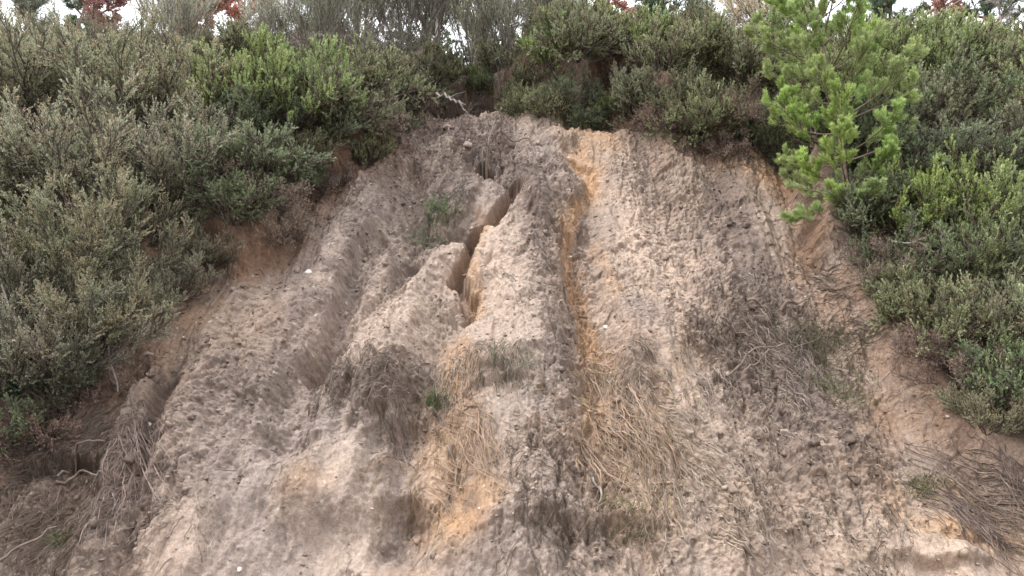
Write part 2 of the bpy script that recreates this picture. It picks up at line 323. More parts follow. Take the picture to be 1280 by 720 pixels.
def leaf_mat(name, rough=.55, trans=.25, var=.25):
    m, N, L = mat(name); out = N.new('ShaderNodeOutputMaterial'); p = N.new('ShaderNodeBsdfPrincipled'); t = N.new('ShaderNodeBsdfTranslucent'); ms = N.new('ShaderNodeMixShader')
    at = N.new('ShaderNodeAttribute'); at.attribute_name = 'Col'; oi = N.new('ShaderNodeObjectInfo')
    h = N.new('ShaderNodeHueSaturation'); L.new(at.outputs['Color'], h.inputs['Color'])
    for k, (a, b), s in (('Value', (1-var, 1+var), 1), ('Saturation', (.85, 1.15), 7.3), ('Hue', (.488, .512), 3.7)):
        mm = N.new('ShaderNodeMath'); mm.operation = 'MULTIPLY'; mm.inputs[1].default_value = s; L.new(oi.outputs['Random'], mm.inputs[0])
        fr = N.new('ShaderNodeMath'); fr.operation = 'FRACT'; L.new(mm.outputs[0], fr.inputs[0])
        mr = N.new('ShaderNodeMapRange'); mr.inputs[3].default_value = a; mr.inputs[4].default_value = b; L.new(fr.outputs[0], mr.inputs[0]); L.new(mr.outputs[0], h.inputs[k])
    L.new(h.outputs[0], p.inputs['Base Color']); L.new(h.outputs[0], t.inputs['Color'])
    p.inputs['Roughness'].default_value = rough; p.inputs['Specular IOR Level'].default_value = .3
    ms.inputs[0].default_value = trans; L.new(p.outputs[0], ms.inputs[1]); L.new(t.outputs[0], ms.inputs[2]); L.new(ms.outputs[0], out.inputs[0]); return m
def wood_mat(name, c1, c2, scale=14):
    m, N, L = mat(name); out = N.new('ShaderNodeOutputMaterial'); p = N.new('ShaderNodeBsdfPrincipled')
    tc = N.new('ShaderNodeTexCoord'); n = N.new('ShaderNodeTexNoise'); n.inputs['Scale'].default_value = scale; n.inputs['Detail'].default_value = 5; L.new(tc.outputs['Object'], n.inputs['Vector'])
    r = N.new('ShaderNodeValToRGB'); r.color_ramp.elements[0].position = .32; r.color_ramp.elements[1].position = .68
    r.color_ramp.elements[0].color = (*c1, 1); r.color_ramp.elements[1].color = (*c2, 1)
    L.new(n.outputs[0], r.inputs[0]); L.new(r.outputs[0], p.inputs['Base Color']); p.inputs['Roughness'].default_value = .85
    b = N.new('ShaderNodeBump'); b.inputs['Strength'].default_value = .6; b.inputs['Distance'].default_value = .01; L.new(n.outputs[0], b.inputs['Height']); L.new(b.outputs[0], p.inputs['Normal'])
    L.new(p.outputs[0], out.inputs[0]); return m
M_SOIL = soil_mat(); M_LEAF = leaf_mat('foliage'); M_NEEDLE = leaf_mat('needles', .5, .3, .08)
M_DRY = leaf_mat('dry_grass', .8, .15, .1)
M_STEM = wood_mat('heather_stem', (.055, .04, .034), (.15, .115, .095)); M_GREY = wood_mat('grey_dead_wood', (.15, .125, .11), (.34, .30, .27))
M_BARK = wood_mat('pine_bark', (.09, .06, .045), (.22, .16, .12)); M_MUDWOOD = wood_mat('muddy_wood', (.10, .072, .055), (.24, .18, .14))
M_ROCK = wood_mat('pale_rock', (.34, .31, .28), (.60, .57, .53), 25); M_ROCKD = wood_mat('brown_rock', (.17, .13, .11), (.33, .26, .21), 20)

def leaves(P, D, Ln, W, col, jit=.12, r=rng):
    n = len(P); D = unit(D); s = unit(np.cross(D, r.normal(size=(n, 3)))); Ln = np.broadcast_to(Ln, n)[:, None]; W = np.broadcast_to(W, n)[:, None]
    mid = P+D*Ln*.45
    Vv = np.stack([P, mid+s*W/2, P+D*Ln, mid-s*W/2], 1).reshape(-1, 3)
    F = np.arange(n*4).reshape(-1, 4)
    c = np.clip(np.broadcast_to(col, (n, 3))*(1+jit*r.normal(size=(n, 1))), .004, .9)
    return Vv, F, np.repeat(c, 4, 0)
def tubes(paths, rad, sides=3):
    """paths (N,K,3), radius (N,K): open thin tubes"""
    N_, K, _ = paths.shape
    T = np.gradient(paths, axis=1); T = unit(T)
    ref = np.where(np.abs(T[..., 2:3]) > .9, np.array([1., 0, 0]), np.array([0, 0, 1.]))
    a = unit(np.cross(T, ref)); b = np.cross(T, a)
    an = np.arange(sides)*2*math.pi/sides
    ring = paths[:, :, None]+rad[:, :, None, None]*(np.cos(an)[:, None]*a[:, :, None]+np.sin(an)[:, None]*b[:, :, None])
    Vv = ring.reshape(-1, 3); base = (np.arange(N_)*K*sides)[:, None, None]; k = (np.arange(K-1)*sides)[None, :, None]; j = np.arange(sides)[None, None, :]; j2 = (j+1) % sides
    F = np.stack([base+k+j, base+k+j2, base+k+sides+j2, base+k+sides+j], -1).reshape(-1, 4)
    return Vv, F
def join(parts):
    Vs, Fs, Cs = [], [], []; o = 0
    for p in parts:
        Vs.append(p[0]); Fs.append(p[1]+o); o += len(p[0])
        if len(p) > 2: Cs.append(p[2])
    return np.concatenate(Vs), np.concatenate(Fs), (np.concatenate(Cs) if Cs else None)
def paths_from(B, D, Ln, K, up, wob, r):
    """grow curved axes: start, direction, length; bends towards `up` (z pull), with wobble"""
    n = len(B); P = np.zeros((n, K, 3)); P[:, 0] = B; d = unit(D); st = (np.broadcast_to(Ln, n)/(K-1))[:, None]
    for k in range(1, K):
        d = unit(d+np.array([0, 0, 1.])*up/(K-1)+r.normal(size=(n, 3))*wob)
        P[:, k] = P[:, k-1]+d*st
    return P
def along(P, t):
    K = P.shape[1]; f = t*(K-1); i = np.clip(f.astype(int), 0, K-2); a = (f-i)[..., None]
    n = np.arange(len(P))[:, None]
    p = P[n, i]*(1-a)+P[n, i+1]*a; d = unit(P[n, i+1]-P[n, i]); return p, d
def children(P, n, t0, t1, ang, Ln, K, up, wob, r, taper=.4):
    t = t0+(t1-t0)*(np.arange(n)[None]+r.random((len(P), n)))/n
    p, d = along(P, t); rad = r.normal(size=d.shape); rad = unit(rad-(rad*d).sum(-1, keepdims=True)*d)
    dd = d*math.cos(ang)+rad*math.sin(ang); ll = Ln*(1-taper*t)*(.7+.6*r.random(t.shape))
    return paths_from(p.reshape(-1, 3), dd.reshape(-1, 3), ll.ravel(), K, up, wob, r)

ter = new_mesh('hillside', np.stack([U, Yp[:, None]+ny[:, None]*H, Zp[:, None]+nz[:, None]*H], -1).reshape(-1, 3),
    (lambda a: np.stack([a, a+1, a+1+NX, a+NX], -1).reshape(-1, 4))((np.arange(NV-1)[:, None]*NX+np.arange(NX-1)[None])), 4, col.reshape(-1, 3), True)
hill = tag(obj('hillside', ter, M_SOIL), 'steep slipped bank of pinkish grey mud and clay', 'hillside', kind='structure')

# ------------------------------------------------------------------ plants
def make_bush(name, seed, n0=14, spread=1.15, len0=.8, up0=.5, n1=8, len1=.38, ang1=.6, n2=7, len2=.16, ang2=.6, nl=24, lL=.03, lW=.011, lang=.6,
              cols=((.07,.10,.04),(.10,.15,.06)), tipcol=None, tipn=0, dead=None, flat=1., stemr=.012, up1=.4, up2=.3, bare=.0, smat=None):
    r = np.random.default_rng(seed)
    ph = (np.arange(n0)+r.random(n0)*.9)*2.39996; th = spread*np.sqrt((np.arange(n0)+.5)/n0)
    D = np.stack([np.sin(th)*np.cos(ph), np.sin(th)*np.sin(ph), np.cos(th)*flat], 1)
    B = np.stack([.10*np.cos(ph), .10*np.sin(ph), np.zeros(n0)-.05], 1)*r.random((n0, 1))
    L0 = len0*(.75+.5*r.random(n0))
    P0 = paths_from(B, D, L0, 8, up0, .10, r)
    P1 = children(P0, n1, .25, 1, ang1, len1, 6, up1, .12, r)
    P2 = children(P1, n2, .15, 1, ang2, len2, 4, up2, .10, r)
    parts = []
    c0, c1_ = np.array(cols[0]), np.array(cols[1])
    nS = len(P2); hue = r.random(nS); top = (P2[:, -1, 2]/max(P2[:, -1, 2].max(), .1)).clip(0, 1)
    keep = r.random(nS) >= bare*(1-.5*top)
    t = r.random((nS, nl))*.9+.08; p, d = along(P2, t); rad = r.normal(size=d.shape); rad = unit(rad-(rad*d).sum(-1, keepdims=True)*d)
    dd = d*math.cos(lang)+rad*math.sin(lang)
    f = (.15+.45*hue[:, None]+.4*t)[..., None]; cc = (c0*(1-f)+c1_*f)*2.25
    if dead is not None:
        dm = (r.random(nS) < .30*(1-.8*top)); cc[dm] = np.array(dead)
    if tipcol is not None:
        clump = perlin(P2[:, -1, 0]*3.1+seed, P2[:, -1, 1]*3.1+P2[:, -1, 2]*1.7, seed) > .02
        tm = (clump & (top > .3) & (r.random(nS) < .75))[:, None] & (t > .45); cc[tm] = np.array(tipcol)
    k = np.repeat(keep, nl)
    fol = leaves(p.reshape(-1, 3)[k], dd.reshape(-1, 3)[k], lL*(.6+.8*r.random(k.sum())), lW, cc.reshape(-1, 3)[k], .2, r)
    me_f = new_mesh('foliage', fol[0], fol[1], 4, fol[2])
    s0 = tubes(P0, stemr*np.linspace(1, .35, 8)[None]*np.ones((n0, 1)), 5); s1 = tubes(P1, np.full((len(P1), 6), 1.)*np.linspace(stemr*.45, stemr*.2, 6), 3); s2 = tubes(P2, np.full((nS, 4), 1.)*np.linspace(stemr*.22, stemr*.1, 4), 3)
    V_, F_, _ = join([s0, s1, s2]); me_s = new_mesh('stems', V_, F_, 4, None, True)
    return dict(name=name, f=me_f, s=me_s, sm=smat or M_STEM, nof=(nl < 2))
K_ = {}
def variants(key, n, **kw): K_[key] = [make_bush(kw.get('name', key), 100+17*i+sum(map(ord, key)), **{k: v for k, v in kw.items() if k != 'name'}) for i in range(n)]
# grey-green feathery tree heath with tan seed tips (about 1.3 m in unit scale)
variants('heath', 4, name='heath_shrub', n0=20, spread=1.25, len0=.95, up0=.55, n1=11, len1=.42, ang1=.55, n2=10, len2=.17, ang2=.5, nl=26, lL=.024, lW=.0075, lang=.5,
   cols=((.09,.098,.066),(.21,.21,.14)), tipcol=(.42,.36,.25), dead=(.12,.10,.085), stemr=.013)
variants('green', 3, name='heather_bush', n0=20, spread=1.35, len0=.55, up0=.7, n1=9, len1=.30, ang1=.7, n2=9, len2=.13, ang2=.55, nl=34, lL=.021, lW=.0075, lang=.5,
   cols=((.082,.108,.046),(.20,.235,.10)), dead=(.12,.085,.065), stemr=.010, up2=.7)
variants('olive', 3, name='heather_bush', n0=20, spread=1.4, len0=.55, up0=.55, n1=9, len1=.30, ang1=.75, n2=9, len2=.12, ang2=.65, nl=34, lL=.021, lW=.0075, lang=.55,
   cols=((.085,.095,.058),(.20,.212,.12)), tipcol=(.28,.255,.16), dead=(.13,.085,.07), stemr=.011, up2=.5)
variants('dark', 3, name='gorse_bush', n0=18, spread=1.4, len0=.6, up0=.4, n1=9, len1=.32, ang1=.8, n2=8, len2=.14, ang2=.7, nl=34, lL=.021, lW=.0075, lang=.6,
   cols=((.055,.068,.042),(.135,.16,.09)), dead=(.09,.065,.055), stemr=.012)
variants('broom', 3, name='broom_bush', n0=26, spread=.75, len0=1.15, up0=.7, n1=9, len1=.55, ang1=.35, n2=8, len2=.25, ang2=.3, nl=16, lL=.034, lW=.006, lang=.25,
   cols=((.16,.17,.13),(.27,.275,.21)), dead=(.20,.18,.155), stemr=.007, up1=.6, up2=.5, smat=M_GREY)
variants('brown', 2, name='withered_bush', n0=18, spread=1.45, len0=.55, up0=.2, n1=9, len1=.32, ang1=.8, n2=8, len2=.14, ang2=.8, nl=14, lL=.022, lW=.008, lang=.7,
   cols=((.10,.075,.062),(.19,.14,.11)), stemr=.010, bare=.25)
variants('bare', 2, name='leafless_bush', n0=16, spread=1.3, len0=.8, up0=.3, n1=8, len1=.45, ang1=.6, n2=6, len2=.24, ang2=.6, nl=1, lL=.01, lW=.004,
   cols=((.2,.17,.14),(.25,.2,.17)), stemr=.011, smat=M_GREY, up1=.1, up2=.1)
variants('tan', 1, name='dry_grass_clump', n0=40, spread=.75, len0=.8, up0=.2, n1=8, len1=.5, ang1=.25, n2=5, len2=.25, ang2=.2, nl=14, lL=.05, lW=.006, lang=.2,
   cols=((.20,.19,.12),(.36,.31,.22)), stemr=.004, up1=.1, up2=-.3)
cnt = [0]
def put(kind, loc, s, label, group, rz=None, tilt=(0, 0), sz=1.):
    v = K_[kind][cnt[0] % len(K_[kind])]; cnt[0] += 1
    e = empty(v['name'], loc, rng.random()*6.28 if rz is None else rz); e.scale = (s, s, s*sz)
    e.rotation_euler[0] = tilt[0]; e.rotation_euler[1] = tilt[1]
    tag(e, label, {'heath_shrub':'shrub','heather_bush':'heather','gorse_bush':'gorse','broom_bush':'broom','withered_bush':'bush','leafless_bush':'bush','dry_grass_clump':'grass clump'}[v['name']], group)
    if not v['nof']: obj('foliage', v['f'], M_LEAF, e)
    obj('stems', v['s'], v['sm'], e); return e
def plant(kind, px, py, size, label, group, h=.2, sz=1.):
    size *= .86 if kind == 'heath' else 1.2
    if 500 < px < 800 and 100 < py < 165: py -= 13
    if kind == 'heath': size *= .68 if py <= 135 else 1
    elif kind in ('green', 'olive', 'brown', 'dark'): size *= (.56 if py <= 96 else .7) if py <= 108 else (.9 if py <= 160 else 1)
    elif kind == 'broom': size *= .8
    sz *= 1.15 if kind in ('green', 'olive') else 1
    u, v, d = px2uv(px, py, h); u, v = float(u), float(v)
    loc = surf(np.array([u]), np.array([v]), -.05)[0]
    # plants on the bank lean out a little, towards the viewer and downhill
    e = put(kind, loc, size, label, group, tilt=(0, 0), sz=sz)
    k = (1-sst(9.6, 11.2, v))
    from mathutils import Matrix
    rz = e.rotation_euler[2]
    e.rotation_euler = (Matrix.Rotation(R(22)*float(k), 3, 'X') @ Matrix.Rotation(rz, 3, 'Z')).to_euler()
    return e
GL = 'grey-green heath shrubs on the left bank'; GR = 'shrubs on the right bank'; GM = 'heather along the lip of the slip'; GC = 'bushes along the crest'
rows = [
# left bank (big feathery heath)
('heath', 60, 500, .95, 'dim straggly heath shrub in the bottom left corner above the brown root tangle', GL),
('heath', -60, 520, 1.1, 'heath shrub cut by the left frame edge, lowest on the left bank', GL),
('heath', 132, 455, .85, 'sparse grey-green heath beside the bare reddish edge, just above the muddy root ridge', GL),
('heath', 10, 420, 1.15, 'dark grey-green heath at the left frame edge behind the thin bare white sapling stem', GL),
('heath', 100, 385, 1.2, 'shadowy heath halfway up the left bank with a yellowish plume in front', GL),
('heath', 165, 340, 1.0, 'grey heath nearest the red-brown soil edge, midway up the left bank', GL),
('heath', -50, 330, 1.5, 'tall heath leaning in from the left frame edge at mid height', GL),
('heath', 45, 300, 1.45, 'large grey-green heath with tan tips filling the middle of the left bank', GL),
('heath', 135, 280, 1.5, 'biggest feathery heath in the centre of the left bank, tan seed heads on its crown', GL),
('heath', 222, 285, 1.15, 'pale grey heath hanging over the red soil right of the biggest heath', GL),
('heath', 268, 258, .95, 'heath with creamy tips at the right end of the grey thicket, over the dark recess', GL),
('heath', -20, 215, 1.7, 'high heath at the left frame edge with rusty tips against the paler hillside', GL),
('heath', 80, 200, 1.6, 'tall loose heath with beige sprays, upper part of the left bank', GL),
('heath', 170, 200, 1.5, 'broad silvery heath above the biggest heath on the left bank', GL),
('heath', 245, 190, 1.2, 'silvery heath between the grey thicket and the bright green heather mound', GL),
('heath', 20, 135, 1.6, 'heath with tan flowers near the top left corner', GL),
('heath', 110, 130, 1.5, 'hazy tan and green heath on the crest below the leftmost red tree', GL),
('heath', 195, 128, 1.4, 'yellow-green heath on the crest under the first gap of white sky', GL),
('dark', 345, 262, .62, 'blackish drooping bush filling the recess under the green heather mound', GM),
('dark', 318, 215, .9, 'dark shaded bush at the left foot of the green heather mound', GM),
('brown', 348, 300, .55, 'purplish withered tuft hanging lowest below the green heather mound', GM),
('dark', 300, 300, .75, 'dark bush low on the red soil beneath the recess, right of the grey thicket', GM),
('heath', 255, 325, .6, 'small shaded heath spilling onto the red soil edge', GL),
('heath', 212, 372, .6, 'small dull heath on the slip edge left of the flat grey stone', GL),
('heath', 172, 415, .55, 'thin brownish heath on the slip edge, higher than the muddy root ridge', GL),
('dark', 92, 500, .6, 'dark twiggy bush between the bottom left heath and the root ridge', GL),
('brown', 140, 480, .5, 'brown withered tuft over the head of the muddy root ridge', GL),
('brown', 40, 548, .55, 'brown withered tuft lowest at the left, over the bare root tangle', GL),
('dark', 0, 545, .6, 'dark tuft at the left frame edge over the bare root tangle', GL),
('dark', 322, 262, .95, 'deep green shaded bush at the mouth of the dark recess', GM),
('brown', 300, 268, .7, 'dry purplish heather between the grey thicket and the dark recess', GM),
('dark', 398, 200, .7, 'dark underside of heather hanging over the red scarp at the middle of the mound', GM),
('olive', 440, 158, .9, 'olive heather filling the top of the overhanging turf block', GM),
# green mound at upper left
('green', 320, 190, 1.25, 'bright green heather mound, left half, above the dark recess', GM),
('green', 375, 195, 1.2, 'fresh green heather in the middle of the mound over the red scarp', GM),
('olive', 430, 190, .95, 'olive heather with brownish underside at the right end of the mound, over the undercut', GM),
('green', 290, 150, .9, 'soft green heather behind the left end of the mound', GM),
('green', 350, 135, .9, 'lime green heather crowning the mound beneath the red-leaved saplings', GM),
('green', 410, 140, .95, 'green heather with lime tips behind the right end of the mound', GM),
('brown', 455, 170, .7, 'withered purple-brown heather on the small overhanging turf block', GM),
('olive', 470, 140, 1.05, 'dull heather beside the head of the slip, left of the grey dead branches', GM),
('dark', 512, 128, .95, 'very dark green bush at the left corner of the slip head', GM),
('brown', 540, 118, .7, 'bluish grey withered bush drooping into the head of the slip', GM),
('bare', 560, 112, .6, 'tangle of bare silver twigs hanging over the head of the slip', GM),
('dark', 598, 84, 1.0, 'dark bush right above the shaded pocket at the head of the slip', GM),
('dark', 652, 108, .8, 'bush dangling at the right corner of the shaded pocket at the slip head', GM),
('olive', 560, 84, 1.1, 'mossy olive bush behind the bare silver twigs', GM),
('olive', 622, 80, 1.1, 'grey-green bush directly above the shaded pocket, on the skyline side', GM),
# lip right of the head
('olive', 672, 128, .95, 'leafy heather on the lip immediately right of the slip head', GM),
('dark', 712, 148, .75, 'dark green clump over the undercut hollow right of the slip head', GM),
('green', 745, 112, .95, 'fresh green tuft with lit side between two purple-brown heathers on the lip', GM),
('brown', 768, 128, .75, 'purple-brown woody heather above the pale notch in the lip', GM),
('olive', 700, 95, 1.1, 'heather with copper and green tips behind the hollow in the lip', GM),
('olive', 800, 150, .9, 'woody heather with mauve stems right of the pale notch in the lip', GM),
('olive', 842, 155, 1.0, 'yellow-green heather hanging over the lip in the middle of the right rim', GM),
('olive', 880, 172, .95, 'shaggy olive heather lowest on the right rim, over reddish streaked clay', GM),
('brown', 925, 172, .75, 'matted grey-brown heather on the rim left of the pine sapling', GM),
('dark', 965, 178, .85, 'dark heather in the shadow at the left foot of the pine sapling', GM),
('green', 815, 108, 1.1, 'light green rounded heather on the slope below the dark far conifer', GM),
('olive', 870, 118, 1.15, 'two-tone heather mid slope between rim and crest, left of the pine', GM),
('olive', 920, 128, 1.15, 'dense heather mid slope touching the left side of the pine crown', GM),
('olive', 975, 125, 1.1, 'heather directly behind the left side of the pine sapling', GM),
('olive', 452, 186, .6, 'small heather drooping over the left end of the turf block', GM),
('brown', 402, 212, .5, 'thin brown fringe of heather hanging over the reddest part of the scarp', GM),
('dark', 374, 226, .5, 'dark heather tuft low on the reddest part of the scarp', GM),
('olive', 492, 152, .6, 'small dull heather stepping down the left shoulder of the slip head', GM),
('brown', 524, 136, .55, 'grey-brown fringe below the very dark bush at the slip head', GM),
('olive', 657, 138, .6, 'leafy tuft hanging down the right corner of the slip head', GM),
('olive', 688, 156, .6, 'leafy tuft drooping left of the undercut hollow', GM),
('dark', 735, 156, .6, 'dark leafy tuft drooping over the middle of the undercut hollow', GM),
('green', 768, 148, .5, 'small light tuft in the pale notch of the lip', GM),
('brown', 820, 170, .55, 'mauve-brown fringe hanging below the woody heather', GM),
('olive', 858, 178, .6, 'yellowish tuft hanging lowest in the middle of the right rim', GM),
('brown', 905, 190, .5, 'brown fringe over the streaked clay on the right rim', GM),
('dark', 945, 188, .55, 'dark tuft hanging beside the grey-brown matted heather', GM),
('dark', 990, 200, .6, 'dark tuft under the left branches of the pine', GM),
('olive', 690, 112, 1.0, 'heather filling the slope above the undercut hollow', GM),
('green', 655, 100, .9, 'small fresh heather above the right corner of the slip head', GM),
('olive', 725, 92, 1.0, 'bronze heather just below the foot of the pink-leaved tree', GM),
('olive', 778, 100, 1.0, 'mottled heather mid slope below the brown woody bush', GM),
('olive', 825, 130, .9, 'mottled heather between the woody heather and the rounded light green one', GM),
('green', 600, 84, .9, 'grey-green heather on the brow directly above the slip head', GM),
('olive', 1010, 150, 1.0, 'heather seen through the middle of the pine crown', GR),
('dark', 1040, 215, .9, 'dark bush behind the lower pine branches', GR),
('green', 1060, 170, 1.0, 'green heather behind the right side of the pine crown', GR),
('dark', 1105, 300, .8, 'dark bush a step right of the pine foot', GR),
('olive', 1128, 395, .55, 'trailing olive heather on the slip edge below the twisted brown one', GR),
('brown', 1160, 452, .5, 'brown tuft on the slip edge between the dry olive bush and the withered one', GR),
('heath', 1235, 540, .5, 'pale straggly heath on the slip edge in the lower right corner', GR),
('olive', 528, 100, 1.25, 'bushy heather between the very dark bush and the thin trunks on the brow', GM),
('olive', 366, 222, .6, 'olive tuft in front of the dark recess, left of the thin brown fringe', GM),
('brown', 345, 285, .6, 'twiggy purple-brown tuft on the red soil under the dark recess', GM),
('olive', 706, 84, 1.5, 'broad heather on the brow between the central sky gap and the undercut hollow', GC),
('green', 725, 76, 1.3, 'green heather low in front of the pink-leaved tree', GC),
('olive', 718, 131, 1.15, 'full olive heather on the hump over the undercut hollow', GM),
('green', 692, 128, .9, 'green heather on the left flank of the hump over the undercut hollow', GM),
# crest
('broom', 225, 88, 1.0, 'wispy broom on the crest left of the reddish conifer', GC),
('olive', 262, 96, 1.1, 'olive bush on the crest below the reddish conifer', GC),
('olive', 305, 92, 1.1, 'pinkish brown heather on the crest under the small red saplings', GC),
('broom', 350, 92, .8, 'reedy grass-green broom on the crest under the second gap of sky', GC),
('broom', 400, 92, 1.0, 'upright grey broom behind the heather mound', GC),
('broom', 440, 84, 1.5, 'tall smoky grey broom with bare stems, left of centre on the crest', GC),
('bare', 478, 96, .75, 'large bleached leafless bush with long pale twigs above the slip head', GC),
('broom', 500, 80, 1.4, 'grey broom behind the bleached leafless bush', GC),
('broom', 540, 76, 1.4, 'blue-grey broom between two thin trunks at the top centre', GC),
('broom', 590, 74, 1.3, 'smoky green broom straight above the slip head', GC),
('broom', 640, 80, 1.2, 'pale wispy broom left of the sky gap at the top centre', GC),
('broom', 682, 78, .95, 'low silvery broom in front of the central sky gap', GC),
('olive', 735, 76, 1.0, 'green and bronze heather at the foot of the pink-leaved tree', GC),
('brown', 790, 80, .95, 'brown woody bush at the foot of the dark far conifer', GC),
('olive', 845, 78, 1.2, 'olive bush on the crest right of the dark far conifer', GC),
('olive', 895, 84, 1.0, 'spotted olive bush on the crest left of the straw-coloured clump', GC),
('tan', 955, 74, 1.15, 'straw-coloured dome of dry grass on the crest left of the pine top', GC),
('olive', 1000, 92, 1.1, 'olive bush on the crest hidden mostly by the pine crown', GC),
# right bank
('green', 1075, 100, 1.2, 'green heather on the crest just right of the pine top', GR),
('olive', 1112, 88, 1.1, 'dark-tipped bush in the crest line under the rusty dead branches', GR),
('green', 1160, 96, 1.25, 'wide light green heather below the fallen pale poles', GR),
('green', 1215, 92, 1.2, 'light green heather on the crest beside the grey snag', GR),
('green', 1268, 96, 1.2, 'green heather at the right end of the crest by the frame edge', GR),
('olive', 1325, 100, 1.3, 'bush beyond the right frame edge on the crest', GR),
('green', 1110, 145, 1.2, 'soft green heather right of the middle of the pine crown', GR),
('green', 1165, 140, 1.2, 'heather with pinkish dead twigs in the upper right slope', GR),
('olive', 1225, 145, 1.2, 'heather with a yellowing patch in the upper right slope', GR),
('green', 1285, 145, 1.2, 'fresh heather against the right frame edge, upper slope', GR),
('olive', 1145, 195, 1.1, 'heather right behind the outermost right pine branch', GR),
('dark', 1200, 195, 1.15, 'dark bush with grey twigs right of the outermost pine branch', GR),
('olive', 1260, 200, 1.15, 'mid green bush at the right frame edge level with the rim', GR),
('dark', 1095, 250, 1.0, 'black-green bush in the shade behind the pine trunk', GR),
('dark', 1150, 250, 1.1, 'deep shaded bush below the outermost right pine branch', GR),
('olive', 1215, 255, 1.1, 'olive heather with reddish stems in the middle of the right slope', GR),
('dark', 1280, 260, 1.1, 'dark bush against the right frame edge in mid slope', GR),
('dark', 1078, 300, .75, 'low dark bush at the right foot of the pine trunk', GR),
('green', 1135, 310, .95, 'grass-green bushy patch right of the pine foot', GR),
('green', 1195, 310, 1.0, 'bright green bush in the middle of the right bank', GR),
('green', 1260, 315, 1.0, 'upright green shoots near the right frame edge, mid bank', GR),
('brown', 1110, 352, .65, 'twisted brown heather trailing on the bare soil below the pine foot', GR),
('dark', 1160, 368, .85, 'dark bush with a pale arching frond, on the slip edge', GR),
('green', 1225, 372, .95, 'green bush in front of the darkest gap of the right bank', GR),
('dark', 1290, 375, 1.0, 'dark bush at the right frame edge below the green shoots', GR),
('olive', 1165, 425, .75, 'dry olive bush on the right slip edge in the lower bank', GR),
('heath', 1225, 440, .75, 'grey-green spreading heath low on the right bank', GR),
('olive', 1285, 440, .85, 'khaki bush at the right frame edge low on the bank', GR),
('brown', 1196, 478, .6, 'brown withered bush on the right slip edge near the bottom', GR),
('dark', 1250, 505, .75, 'dark green leafy bush near the lower right corner', GR),
('green', 1300, 520, .8, 'pale green bush at the right frame edge, lowest on the right bank', GR),
('olive', 1360, 440, 1.1, 'bush outside the right frame edge low on the bank', GR),
('olive', 1370, 320, 1.2, 'bush outside the right frame edge mid bank', GR),
('olive', 1360, 200, 1.3, 'bush outside the right frame edge high on the bank', GR),
]
for r_ in rows: plant(*r_)

# a single small plant of each odd kind on the slip
def tuft(name, px, py, n, L, col0, col1, label, cat, width=.008, spreadv=.7, up=.2, h=0., rx=.12, droop=-.8, group=None):
    u, v, d = px2uv(px, py, h); c = surf(np.array([u]), np.array([v]))[0]
    e = empty(name, c)
    tag(e, label, cat, group)
    r = np.random.default_rng(int(px*7+py))
    uu = u+r.normal(size=n)*rx; vv = v+r.normal(size=n)*rx*.7
    B = surf(uu, vv, -.01)-c
    D = np.c_[r.normal(size=n)*spreadv, -.55+r.normal(size=n)*spreadv*.6, .75+up+0*uu]
    P = paths_from(B, D, L*(.5+r.random(n)), 6, droop, .10, r)
    T = tubes(P, width*.5*np.linspace(1, .25, 6)[None]*np.ones((n, 1)), 3)
    f = np.repeat(r.random(n), 18)[:, None]; cc = np.array(col0)*(1-f)+np.array(col1)*f
    obj('blades', new_mesh('blades', T[0], T[1], 4, cc), M_DRY, e); return e
GT = 'green grass tufts on the slip'
tuft('grass_tuft', 552, 275, 130, .22, (.10,.14,.06), (.20,.26,.11), 'green grass tuft beside the dark clods left of the zigzag gully', 'grass tuft', group=GT)
tuft('grass_tuft', 538, 292, 90, .20, (.09,.13,.07), (.17,.22,.12), 'bluish green grass tuft just below the brighter one, left of the gully', 'grass tuft', group=GT)
tuft('grass_tuft', 543, 500, 60, .16, (.08,.13,.05), (.16,.22,.09), 'small green sprig at the right edge of the dark root clump', 'grass tuft', group=GT, rx=.045)
tuft('grass_tuft', 630, 483, 60, .16, (.12,.14,.09), (.20,.22,.15), 'grey-green grass tuft between the two ochre stains', 'grass tuft', group=GT)
tuft('grass_tuft', 1030, 425, 150, .24, (.07,.09,.035), (.17,.18,.09), 'dark green grassy clump lying on the bank right of the root tangle', 'grass tuft', group=GT, rx=.2)
tuft('grass_tuft', 1045, 480, 110, .20, (.11,.13,.06), (.22,.22,.12), 'pale green grass patch below the dark grassy clump', 'grass tuft', group=GT, rx=.2)
tuft('grass_tuft', 705, 164, 60, .16, (.10,.16,.05), (.18,.25,.09), 'small bright green tuft in the hollow of the right lip', 'grass tuft', group=GT)
tuft('grass_tuft', 85, 690, 60, .14, (.08,.10,.045), (.16,.17,.09), 'dull green tuft in the mud near the bottom left corner', 'grass tuft', group=GT, rx=.05)
tuft('grass_tuft', 12, 485, 90, .22, (.03,.12,.06), (.05,.19,.09), 'vivid green tuft at the left frame edge under the heath', 'grass tuft', group=GT, rx=.06, h=.4)
tuft('grass_tuft', 1160, 600, 90, .16, (.12,.13,.06), (.22,.21,.12), 'yellowish grass tuft on the clay near the lower right corner', 'grass tuft', group=GT, rx=.08)
tuft('grass_tuft', 778, 672, 70, .16, (.12,.13,.06), (.24,.22,.11), 'olive grass tuft below the ochre straw at the bottom', 'grass tuft', group=GT, rx=.12)

